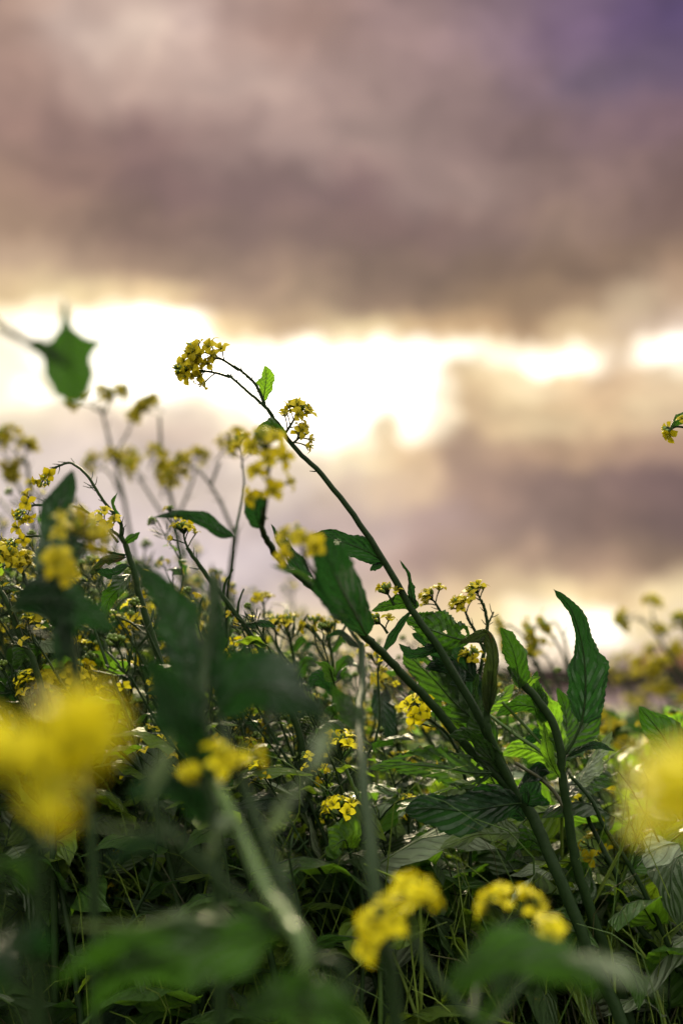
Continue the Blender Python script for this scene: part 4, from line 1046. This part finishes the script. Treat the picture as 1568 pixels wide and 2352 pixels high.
F4.leaf([(1290, 2190, .5), (1370, 2205, .49), (1450, 2240, .48), (1535, 2282, .48)], 30, 34, rolls=(50, 55), kind='lance', m=M_PALE, label='pale glossy blurred leaf')
F4.leaf([(1090, 2360, .52), (1130, 2290, .5), (1160, 2250, .5), (1210, 2225, .5)], 26, 26, rolls=(30,), m=M_LEAF, kind='lance')


# ------------------------------------------------------------------ ground, far buildings
def plain_mesh(name, verts, faces, mat, smooth=False):
    me = bpy.data.meshes.new(name)
    me.from_pydata(verts, [], faces)
    me.materials.append(mat)
    me.polygons.foreach_set('use_smooth', [smooth] * len(faces))
    me.update()
    return me


m, N_ = new_mat("soil")
tc = N_.n('ShaderNodeTexCoord').outputs['Object']
n1 = N_.noise(tc, 1.2, 6.0, 0.65)
n2 = N_.noise(tc, 60.0, 5.0, 0.7)
n3 = N_.noise(tc, 0.12, 4.0, 0.6)
c = N_.mix(N_.remap(n2.outputs[0], 0.35, 0.65), (0.030, 0.026, 0.016, 1), (0.06, 0.052, 0.03, 1))
c = N_.mix(N_.remap(n1.outputs[0], 0.42, 0.6), c, (0.035, 0.055, 0.018, 1))
far_green = N_.mix(N_.remap(n3.outputs[0], 0.4, 0.6), (0.04, 0.06, 0.02, 1), (0.10, 0.10, 0.02, 1))
sp = N_.n('ShaderNodeSeparateXYZ'); N_.l(tc, sp.inputs[0])
c = N_.mix(N_.remap(sp.outputs[1], 8, 30), c, far_green)
pr = N_.n('ShaderNodeBsdfPrincipled'); N_.l(c, pr.inputs['Base Color']); pr.inputs['Roughness'].default_value = 0.9
bp = N_.n('ShaderNodeBump'); bp.inputs['Strength'].default_value = 0.8; bp.inputs['Distance'].default_value = 0.01
N_.l(n2.outputs[0], bp.inputs['Height']); N_.l(bp.outputs[0], pr.inputs['Normal'])
oo = N_.n('ShaderNodeOutputMaterial'); N_.l(pr.outputs[0], oo.inputs[0])
SOIL = m
rg = random.Random(3)
gv, gf = [], []
xs = [-900, -300, -80, -20] + [-6 + i * 0.3 for i in range(41)] + [20, 80, 300, 900]
ys = [-30, -8] + [-2 + i * 0.3 for i in range(41)] + [14, 20, 40, 100, 300, 900]
for yy in ys:
    for xx in xs:
        near = abs(xx) < 7 and -3 < yy < 11
        gv.append((xx, yy, rg.uniform(-.012, .0) if near else -0.006))
for i in range(len(ys) - 1):
    for j in range(len(xs) - 1):
        a = i * len(xs) + j
        gf.append((a, a + 1, a + len(xs) + 1, a + len(xs)))
g = link('ground', plain_mesh('ground', gv, gf, SOIL, True))
g['kind'] = 'structure'


def solid_mat(name, c1, c2, rough=0.8, scale=0.6):
    m, N = new_mat(name)
    tc = N.n('ShaderNodeTexCoord').outputs['Object']
    nz = N.noise(tc, scale, 5.0, 0.65)
    c = N.mix(N.remap(nz.outputs[0], 0.3, 0.7), (*c1, 1), (*c2, 1))
    p = N.n('ShaderNodeBsdfPrincipled')
    N.l(c, p.inputs['Base Color'])
    p.inputs['Roughness'].default_value = rough
    p.inputs['Specular IOR Level'].default_value = 0.05
    o = N.n('ShaderNodeOutputMaterial')
    N.l(p.outputs[0], o.inputs[0])
    return m


WALL = solid_mat("pinkish_render", (0.40, 0.30, 0.32), (0.48, 0.37, 0.38))
ROOF = solid_mat("dark_roofing", (0.009, 0.006, 0.005), (0.016, 0.010, 0.008))
BROWN = solid_mat("brown_roof_tiles", (0.11, 0.055, 0.03), (0.16, 0.08, 0.04), 0.85, 2.0)
BRICK = solid_mat("brown_brick", (0.20, 0.12, 0.09), (0.27, 0.17, 0.12), 0.9, 2.0)
DARKW = solid_mat("dark_window", (0.03, 0.03, 0.035), (0.05, 0.05, 0.06), 0.3)


def box_mesh(name, x0, x1, y0, y1, z0, z1, mat):
    v = [(x0, y0, z0), (x1, y0, z0), (x1, y1, z0), (x0, y1, z0), (x0, y0, z1), (x1, y0, z1), (x1, y1, z1), (x0, y1, z1)]
    f = [(0, 1, 5, 4), (1, 2, 6, 5), (2, 3, 7, 6), (3, 0, 4, 7), (4, 5, 6, 7), (3, 2, 1, 0)]
    return plain_mesh(name, v, f, mat)


def gable_mesh(name, x0, x1, y0, y1, z0, z1, mat, hip=0.0, over=0.5):
    ym = (y0 + y1) / 2
    v = [(x0 - over, y0 - over, z0), (x1 + over, y0 - over, z0), (x1 + over, y1 + over, z0), (x0 - over, y1 + over, z0), (x0 + hip, ym, z1), (x1 - hip, ym, z1),
         (x0 - over, y0 - over, z0 - .3), (x1 + over, y0 - over, z0 - .3), (x1 + over, y1 + over, z0 - .3), (x0 - over, y1 + over, z0 - .3)]
    f = [(0, 1, 5, 4), (2, 3, 4, 5), (3, 0, 4), (1, 2, 5), (6, 7, 1, 0), (7, 8, 2, 1), (8, 9, 3, 2), (9, 6, 0, 3), (9, 8, 7, 6)]
    return plain_mesh(name, v, f, mat)


SD = 200.0
sh = bpy.data.objects.new('farm_shed', None)
scene.collection.objects.link(sh)
sh.location = (31, SD, 0)
sh['label'] = 'long low pinkish shed with a dark roof beyond the field at the right'
sh['category'] = 'shed'
link('wall', box_mesh('wall', -26, 28, 0, 9, -.2, 2.75, WALL), sh)
link('roof', gable_mesh('roof', -26, 28, 0, 9, 3.06, 6.3, ROOF), sh)
link('rail', box_mesh('rail', -26, 28, -.12, -.003, 1.5, 1.75, ROOF), sh)
for k in range(8):
    w = link('window', box_mesh('window', -.7, .7, -.06, -.004, 0, 1.1, DARKW), sh)
    w.location = (-22 + k * 6.5, 0, .25)
hs = bpy.data.objects.new('farmhouse', None)
scene.collection.objects.link(hs)
hs.location = (52, SD + 22, 0)
hs['label'] = 'brown-roofed house rising behind the long shed at the right edge'
hs['category'] = 'house'
link('wall', box_mesh('wall', -9, 16, 0, 10, -.2, 4.2, BRICK), hs)
rf = link('roof', gable_mesh('roof', -9, 16, 0, 10, 4.5, 9.3, BROWN, 4.5), hs)
link('chimney', box_mesh('chimney', 2.2, 3.2, 4.5, 5.5, 8.4, 10.6, BRICK), rf)
for k in range(4):
    w = link('window', box_mesh('window', -.6, .6, -.06, -.004, 0, 1.3, DARKW), hs)
    w.location = (-5.5 + k * 5, 0, 2.2)

# ------------------------------------------------------------------ the surrounding stand of mustard
LEAN = Vector((-1, 0.1, 0))
MV = Vector((0, 1, 0.15))


def gen_leaf(seed, m, kind='ovate', nv=12, nu=6, wid=0.28):
    """unit leaf: base at 0, grows along +x, droops, faces +z"""
    rng = random.Random(seed)
    d = rng.uniform(0.15, 0.45)
    pts = [Vector((0, 0, 0)), Vector((.14, 0, .03)), Vector((.45, rng.uniform(-.04, .04), .10)), Vector((.75, rng.uniform(-.07, .07), .10 - d * .4)), Vector((1.0, rng.uniform(-.1, .1), .02 - d))]
    return leaf_t(pts, wid, wid * rng.uniform(.85, 1.1), kind=kind, m=m, nv=nv, nu=nu, seed=seed, view=Vector((0, 0, -1)), wave=.25, fold=.3, serr=.06, teeth=7, crinkle=.06, lobe=rng.choice((0, 0, .2, .35)))


LV_M = [M_LEAF, M_LOW, M_LIGHT, M_DARK, M_LEAF, M_LOW, M_LEAF, M_EATEN]
LEAF_T = [gen_leaf(200 + i, LV_M[i], 'ovate' if i % 3 else 'lance', wid=.22 if i % 3 == 0 else .27) for i in range(8)]
LEAF_ME = [mesh('leaf', t) for t in LEAF_T]
LOW_LEAF = [gen_leaf(300 + i, LV_M[i], 'ovate', 6, 4, .25) for i in range(8)]


def head_t(seed, nfl, nbud, npod):
    rng = random.Random(seed)
    st, fl, bu, po = raceme(rng, [Vector((0, 0, 0)), Vector((.002, 0, .012)), Vector((-.001, .002, .024)), Vector((-.003, .001, .036))], nfl, nbud, npod, 1.1)
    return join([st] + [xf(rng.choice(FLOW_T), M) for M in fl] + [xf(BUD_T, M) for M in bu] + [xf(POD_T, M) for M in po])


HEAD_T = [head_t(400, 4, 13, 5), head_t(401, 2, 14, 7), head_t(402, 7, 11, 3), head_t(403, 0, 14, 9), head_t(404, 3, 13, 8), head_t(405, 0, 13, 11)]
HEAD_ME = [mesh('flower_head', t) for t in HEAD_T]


def gen_plant(seed, H):
    rng = random.Random(seed)
    lean = LEAN * H * rng.uniform(.12, .38) + Vector((0, rng.uniform(-.1, .1) * H, 0))
    main = [Vector((0, 0, -.01)), Vector((lean.x * .12, lean.y * .1, H * .35)), Vector((lean.x * .5, lean.y * .4, H * .7)), Vector((lean.x, lean.y, H))]
    sp = spline(main, 40)
    stems = [stem_t(main, .0042, .0012, 16, 6, M_STEM, 5, rng, .012)]
    heads = [(sp[-1], (sp[-1] - sp[-3]).normalized())]
    leaves = []
    nb = rng.randint(3, 6)
    g = rng.uniform(0, 6)
    for k in range(nb):
        u = .34 + .52 * k / nb + rng.uniform(-.03, .03)
        p = sp[int(u * 39)]
        g += 2.4 + rng.uniform(-.5, .5)
        L = H * (.40 - .25 * (u - .3)) * rng.uniform(.7, 1.1)
        dh = Vector((math.cos(g), math.sin(g), 0))
        mid = p + dh * L * .35 + Vector((0, 0, L * .45)) + LEAN * L * .05
        e = p + dh * L * .50 + Vector((0, 0, L * .95)) + LEAN * L * .18
        br = [p, mid, e]
        stems.append(stem_t(br, .0020, .0010, 9, 5, M_STEM, 6, rng, .013))
        bs = spline(br, 12)
        heads.append((bs[-1], (bs[-1] - bs[-2]).normalized()))
        if rng.random() < .5:
            i = 6
            dd = (dh * rng.uniform(-.3, 1) + Vector((rng.uniform(-1, 1), rng.uniform(-1, 1), .9))).normalized()
            e2 = bs[i] + dd * L * .3
            stems.append(stem_t([bs[i], bs[i].lerp(e2, .5) + Vector((0, 0, .004)), e2], .0012, .0008, 6, 5, M_STEM, 3, rng, .01))
            heads.append((e2, dd))
        leaves.append((p, g + rng.uniform(-.4, .4), .045 + .05 * rng.random() * (1 - u), rng.uniform(-.1, .7)))
        leaves.append((bs[5], g + rng.uniform(-1.4, 1.4), (.03 + .035 * rng.random()), rng.uniform(0, .8)))
    for k in range(12):
        u = .06 + .72 * k / 12 + rng.uniform(-.02, .02)
        g += 2.4 + rng.uniform(-.4, .4)
        leaves.append((sp[int(u * 39)], g, (.155 - .10 * u) * rng.uniform(.75, 1.15), rng.uniform(-.1, .65)))
    for k in range(9):
        u = .48 + .5 * k / 9 + rng.uniform(-.02, .02)
        g += 2.4 + rng.uniform(-.6, .6)
        leaves.append((sp[int(u * 39)], g, rng.uniform(.03, .07) * (1.25 - .6 * u), rng.uniform(-.3, .9)))
    out_l = []
    for p, a, L, up in leaves:
        M = Matrix.Translation(p) @ Matrix.Rotation(a, 4, 'Z') @ Matrix.Rotation(-up, 4, 'Y') @ Matrix.Rotation(rng.uniform(-.5, .5), 4, 'X') @ Matrix.Scale(L, 4)
        out_l.append((rng.randrange(8), M))
    out_h = []
    for p, d in heads:
        out_h.append((rng.randrange(6), Matrix.LocRotScale(p - d * .006, d.to_track_quat('Z', 'Y') @ Quaternion((0, 0, 1), rng.uniform(0, 6)), Vector((1, 1, 1)) * rng.uniform(.8, 1.1))))
    return dict(H=H, stem=join(stems), leaves=out_l, heads=out_h)


PROTO = [gen_plant(500 + i, .6) for i in range(8)]
for P in PROTO:
    P['me'] = mesh('stem', P['stem'])
FAR_ME = []
for P in PROTO[:5]:
    FAR_ME.append(mesh('mustard_plant', join([P['stem']] + [xf(LOW_LEAF[i], M) for i, M in P['leaves']] + [xf(HEAD_T[i], M) for i, M in P['heads']])))
LIGHT_T = []
rl = random.Random(9)
for P in PROTO[:4]:       # light version for the far field
    parts = [xf(LOW_LEAF[i], M @ Matrix.Scale(1.3, 4)) for i, M in P['leaves'] if rl.random() < .5]
    for i, M in P['heads']:
        for k in range(3):
            parts.append(xf(FLOW_T[k], M @ Matrix.Translation((rl.uniform(-.012, .012), rl.uniform(-.012, .012), .015 + rl.uniform(0, .02))) @ Matrix.Rotation(rl.uniform(-1, 1), 4, 'X') @ Matrix.Scale(1.5, 4)))
    parts.append(tube([Vector((0, 0, 0)), Vector((-.03, 0, .25)), Vector((-.12, 0, .58))], [.004, .003, .002], 4, M_STEM))
    LIGHT_T.append(join(parts))

SKY_LINE = [(-300, 1260), (0, 1265), (150, 1290), (300, 1290), (420, 1350), (540, 1410), (700, 1440), (790, 1475), (870, 1575), (960, 1600), (1060, 1575), (1150, 1560), (1250, 1560), (1380, 1640), (1450, 1640), (1568, 1640), (1900, 1600)]


def skyline(x):
    for (a, ya), (b, yb) in zip(SKY_LINE, SKY_LINE[1:]):
        if a <= x <= b:
            return ya + (yb - ya) * (x - a) / (b - a)
    return SKY_LINE[0][1] if x < 0 else SKY_LINE[-1][1]


LANDMARKS = [(-120, 'the left edge'), (60, 'the ridged left stalk'), (185, 'the dark leaf with yellow blooms'), (300, 'the nodding thorny stalks'),
             (430, 'the broad dark blurred leaves'), (540, 'the arched dark leaf'), (640, 'the drooping blurred leaf'), (745, 'the leafy bud head'),
             (830, 'the dark middle stem'), (930, 'the lone rounded leaf'), (1010, 'the veined leaf on the leaning plant'), (1100, 'the clustered buds'),
             (1180, 'the withered folded leaf'), (1260, 'the thick upright stem'), (1340, 'the tall pointed leaf'), (1430, 'the row of small heads'),
             (1510, 'the bushy plants before the roof'), (1650, 'the right edge')]
used_labels = {}


def near_label(px, d, H):
    x0, lm = min(LANDMARKS, key=lambda q: abs(q[0] - px))
    side = 'just left of' if px < x0 - 18 else ('just right of' if px > x0 + 18 else 'behind')
    if lm.endswith('edge') and side != 'behind' and True:
        side = 'beside'
    size = 'tall' if H > .62 else ('low' if H < .46 else 'mid-height')
    blur = 'fairly sharp' if d < 1.4 else ('softly blurred' if d < 2.0 else 'strongly blurred')
    return f'{size} leafy mustard plant, {blur}, {side} {lm}'


rs = random.Random(77)
near_count = 0
tries = 0
spots = []
while near_count < 135 and tries < 9000:
    tries += 1
    left = rs.random() < .7
    d = (1.03 if left else 1.14) + (rs.random() ** 1.35) * 1.9
    px = rs.uniform(-200, 820) if left else rs.uniform(700, 1750)
    if tries < 160:                    # a row of leafy plants close behind the plane of focus at the left
        d, px = rs.uniform(1.02, 1.18), rs.uniform(-60, 560)
    X = (px - 784) / FPX * d
    if any((X - a) ** 2 + (d - b) ** 2 < (.03 + .018 * d) ** 2 for a, b in spots):
        continue
    spots.append((X, d))
    top = skyline(px + 40) + abs(rs.gauss(0, 55)) - 12
    H = CAM_H + (HORIZON - top) / FPX * d
    H = max(.2, min(.95, H))
    P = rs.choice(PROTO)
    s = H / (P['H'] * 1.04)
    o = bpy.data.objects.new('mustard_plant', None)
    scene.collection.objects.link(o)
    o.location = (X + .12 * H, d, 0)
    o.rotation_euler = (0, 0, rs.uniform(-.8, .8))
    o.scale = (max(s, .8), max(s, .8), s)
    o['label'] = near_label(px, d, H)
    o['category'] = 'mustard plant'
    o['group'] = 'mustard plants of the near stand'
    link('stem', P['me'], o)
    for i, M in P['leaves']:
        link('leaf', LEAF_ME[i], o, M)
    for i, M in P['heads']:
        link('flower_head', HEAD_ME[i], o, M)
    near_count += 1

SPRIG = []
for i in range(5):        # wiry, much branched plants, more buds and pods than leaves
    rng = random.Random(900 + i)
    H = .6
    lean = LEAN * H * rng.uniform(.2, .5) + Vector((0, rng.uniform(-.1, .1) * H, 0))
    main = [Vector((0, 0, -.01)), Vector((lean.x * .15, lean.y * .1, H * .35)), Vector((lean.x * .5, lean.y * .4, H * .7)), Vector((lean.x, lean.y, H))]
    sp = spline(main, 40)
    stems = [stem_t(main, .0030, .0010, 16, 6, M_STEM, 14, rng, .016)]
    heads = [(sp[-1], (sp[-1] - sp[-3]).normalized())]
    leaves = []
    g = rng.uniform(0, 6)
    for k in range(9):
        u = .30 + .64 * k / 9
        p = sp[int(u * 39)]
        g += 2.4 + rng.uniform(-.5, .5)
        L = H * (.42 - .32 * (u - .3)) * rng.uniform(.6, 1.05)
        dh = Vector((math.cos(g), math.sin(g), 0))
        br = [p, p + dh * L * .32 + Vector((0, 0, L * .42)), p + dh * L * .48 + Vector((0, 0, L * .92)) + LEAN * L * .25]
        stems.append(stem_t(br, .0015, .0008, 9, 5, M_STEM, 12, rng, .016))
        bs = spline(br, 12)
        heads.append((bs[-1], (bs[-1] - bs[-2]).normalized()))
        for q in (4, 8):
            dd = (dh * rng.uniform(-1, 1) + Vector((rng.uniform(-1, 1), rng.uniform(-1, 1), .8))).normalized()
            e2 = bs[q] + dd * L * .28
            stems.append(stem_t([bs[q], bs[q].lerp(e2, .5) + Vector((0, 0, .003)), e2], .0010, .0007, 6, 5, M_STEM, 5, rng, .013))
            if rng.random() < .6:
                heads.append((e2, dd))
        for w in range(5):
            leaves.append((bs[rng.randrange(1, 10)], rng.uniform(0, 6.28), rng.uniform(.016, .045), rng.uniform(-.5, 1.0)))
    ol = [(rng.randrange(8), Matrix.Translation(p) @ Matrix.Rotation(a_, 4, 'Z') @ Matrix.Rotation(-up, 4, 'Y') @ Matrix.Rotation(rng.uniform(-.6, .6), 4, 'X') @ Matrix.Scale(L_, 4)) for p, a_, L_, up in leaves]
    oh = [(rng.choice((0, 1, 1, 3, 3, 4, 5, 5)), Matrix.LocRotScale(p - d_ * .004, d_.to_track_quat('Z', 'Y') @ Quaternion((0, 0, 1), rng.uniform(0, 6)), Vector((1, 1, 1)) * rng.uniform(.55, .85))) for p, d_ in heads]
    SPRIG.append(dict(H=H, me=mesh('stem', join(stems)), leaves=ol, heads=oh))
for k in range(64):
    d = 1.08 + rs.random() ** 1.3 * .9
    px = rs.uniform(-120, 640) if k < 46 else rs.uniform(560, 1350)
    top = skyline(px) + rs.uniform(-25, 70)
    H = max(.2, min(.95, CAM_H + (HORIZON - top) / FPX * d))
    P = SPRIG[k % 5]
    s = H / P['H']
    o = bpy.data.objects.new('mustard_plant', None)
    scene.collection.objects.link(o)
    o.location = ((px - 784) / FPX * d + .2 * H, d, 0)
    o.rotation_euler = (0, 0, rs.uniform(-.9, .9))
    o.scale = (max(.7, s), max(.7, s), s)
    o['label'] = near_label(px, d, H).replace('leafy', 'wiry')
    o['category'] = 'mustard plant'
    o['group'] = 'wiry mustard plants of the near stand'
    link('stem', P['me'], o)
    for i, M in P['leaves']:
        link('leaf', LEAF_ME[i], o, M)
    for i, M in P['heads']:
        link('flower_head', HEAD_ME[i], o, M)

for k in range(44):
    d = 3.0 + (rs.random() ** 1.2) * 3.0
    px = rs.uniform(-250, 1820)
    o = link('mustard_plant', FAR_ME[k % 5])
    top = HORIZON + (14 if px > 1250 else -2) + rs.gauss(0, 12) if px > 850 else HORIZON - 45 + rs.gauss(0, 25)
    H = max(.22, min(.85, CAM_H + (HORIZON - top) / FPX * d))
    o.location = ((px - 784) / FPX * d, d, 0)
    o.rotation_euler = (0, 0, rs.uniform(-.9, .9))
    o.scale = (1, 1, H / .62)
    o['label'] = 'small blurred mustard plant in the field beyond the near stand'
    o['category'] = 'mustard plant'
    o['group'] = 'mustard plants farther out in the field'

# the field beyond, one mass of flowering plants
def scatter(name, temps, mats4, smooth=True):
    vs, fs, ms, us = [], [], [], []
    o = 0
    for t, M in zip(temps, mats4):
        A = np.array(M, np.float32)
        vs.append(t['v'] @ A[:3, :3].T + A[:3, 3]); fs.append(t['f'] + o); ms.append(t['m']); us.append(t['uv'])
        o += len(t['v'])
    return mesh(name, dict(v=np.concatenate(vs), f=np.concatenate(fs), m=np.concatenate(ms), uv=np.concatenate(us)), smooth)


ts, Ms = [], []
for k in range(620):
    d = 5.5 + 54 * rs.random() ** 1.9
    X = rs.uniform(-.38, .38) * d * 1.15
    s = rs.uniform(.38, .58)
    ts.append(LIGHT_T[k % 4])
    Ms.append(Matrix.Translation((X, d, -.01)) @ Matrix.Rotation(rs.uniform(0, 6.28), 4, 'Z') @ Matrix.Diagonal((1.6 * (1 + d / 30), 1.6 * (1 + d / 30), s * .75, 1)))
o = link('mustard_field', scatter('mustard_field', ts, Ms))
o['kind'] = 'stuff'
o['label'] = 'flowering mustard field running out to the buildings'
o['category'] = 'field'

# undergrowth: low leaves, thin stalks and grass no one could count
U_LEAF = []
for i in range(8):
    U_LEAF.append(gen_leaf(600 + i, [M_LOW, M_LEAF, M_LIGHT, M_LOW, M_PALE, M_EATEN, M_LOW, M_LIGHT][i], 'ovate' if i % 2 else 'lance', 6, 4, .24))


def blade(seed, m, r=.0011):
    rng = random.Random(seed)
    b = rng.uniform(.1, .6)
    a = rng.uniform(-.3, .3)
    pts = spline([Vector((0, 0, 0)), Vector((b * .2, a * .2, .4)), Vector((b * .55, a, .8)), Vector((b, a, 1.0 - b * .2))], 7)
    return pts, m, r


def blade_t(pts, m, r, H):
    return tube([Vector((p.x * H, p.y * H, p.z * H)) for p in pts], [r * (1 - .8 * i / 6) for i in range(7)], 4, m)


ts, Ms = [], []
for k in range(9500):
    d = 1.06 + 2.6 * rs.random() ** 1.35
    X = rs.uniform(-.34, .34) * d * 1.1
    z = (.22 if d < 1.4 else .27) * rs.random()
    L = rs.uniform(.025, .095)
    ts.append(rs.choice(U_LEAF))
    Ms.append(Matrix.Translation((X, d, z)) @ Matrix.Rotation(rs.uniform(0, 6.28), 4, 'Z') @ Matrix.Rotation(rs.uniform(-1.1, .5), 4, 'Y') @ Matrix.Rotation(rs.uniform(-.7, .7), 4, 'X') @ Matrix.Scale(L, 4))
TOP_LEAF = [gen_leaf(640 + i, [M_LOW, M_LIGHT, M_LOW, M_PALE, M_LEAF, M_LOW, M_LIGHT, M_LOW, M_EATEN, M_PALE][i], 'ovate' if i % 3 else 'round', 14, 8, .30) for i in range(10)]
for k in range(620):                       # the larger leaves lying on top of the tangle
    d = 1.07 + 1.1 * rs.random() ** 1.2
    X = rs.uniform(-.34, .34) * d * 1.1
    z = rs.uniform(.10, .27)
    L = rs.uniform(.04, .095)
    ts.append(rs.choice(TOP_LEAF))
    Ms.append(Matrix.Translation((X, d, z)) @ Matrix.Rotation(rs.uniform(0, 6.28), 4, 'Z') @ Matrix.Rotation(rs.uniform(-.7, .5), 4, 'Y') @ Matrix.Rotation(rs.uniform(-.9, .9), 4, 'X') @ Matrix.Scale(L, 4))
o = link('undergrowth', scatter('undergrowth', ts, Ms))
o['kind'] = 'stuff'
o['label'] = 'tangled low leaves filling the ground between the mustard stalks'
o['category'] = 'undergrowth'
ts, Ms = [], []
BL = [blade(700 + i, [M_GRASS, M_GRASS, M_SPALE, M_GRASS, M_SBROWN][i % 5]) for i in range(12)]
for k in range(3000):
    d = 1.04 + 2.4 * rs.random() ** 1.4
    X = rs.uniform(-.36, .36) * d * 1.1
    p, mm, r = rs.choice(BL)
    H = rs.uniform(.14, .36) if d > 1.1 else rs.uniform(.12, .27)
    ts.append(blade_t(p, mm, r * rs.choice((.6, .9, 1.2, 1.7, 2.4)), H))
    Ms.append(Matrix.Translation((X, d, -.01)) @ Matrix.Rotation(rs.uniform(1.6, 4.7) if rs.random() < .7 else rs.uniform(0, 6.28), 4, 'Z'))
for k in range(1800):
    d = 1.04 + 1.5 * rs.random() ** 1.3
    X = rs.uniform(-.34, .34) * d * 1.1
    p, mm, r = rs.choice(BL)
    ts.append(blade_t(p, mm, .0011 * rs.uniform(.5, .9), rs.uniform(.08, .29)))
    Ms.append(Matrix.Translation((X, d, rs.uniform(-.01, .05))) @ Matrix.Rotation(rs.uniform(0, 6.28), 4, 'Z') @ Matrix.Rotation(rs.uniform(-.5, .5), 4, 'X'))
o = link('grass', scatter('grass', ts, Ms))
o['kind'] = 'stuff'
o['label'] = 'thin green stalks and grass between the mustard plants'
o['category'] = 'grass'
ts, Ms = [], []
for k in range(150):
    d = 1.1 + 2.4 * rs.random()
    X = rs.uniform(-.36, .36) * d * 1.1
    z = rs.uniform(.06, .24)
    ts.append(HEAD_T[rs.randrange(6)])
    Ms.append(Matrix.Translation((X, d, z)) @ Matrix.Rotation(rs.uniform(0, 6.28), 4, 'Z') @ Matrix.Rotation(rs.uniform(-.6, .6), 4, 'X') @ Matrix.Scale(rs.uniform(.6, 1.0), 4))
    ts.append(blade_t(BL[k % 12][0], M_STEM, .001, z + .004))
    Ms.append(Matrix.Translation((X, d, 0)) @ Matrix.Rotation(0, 4, 'Z') @ Matrix.Diagonal((.02, .02, 1, 1)))
o = link('small_blooms', scatter('small_blooms', ts, Ms))
o['kind'] = 'stuff'
o['label'] = 'low scattered yellow blooms in the undergrowth'
o['category'] = 'undergrowth'
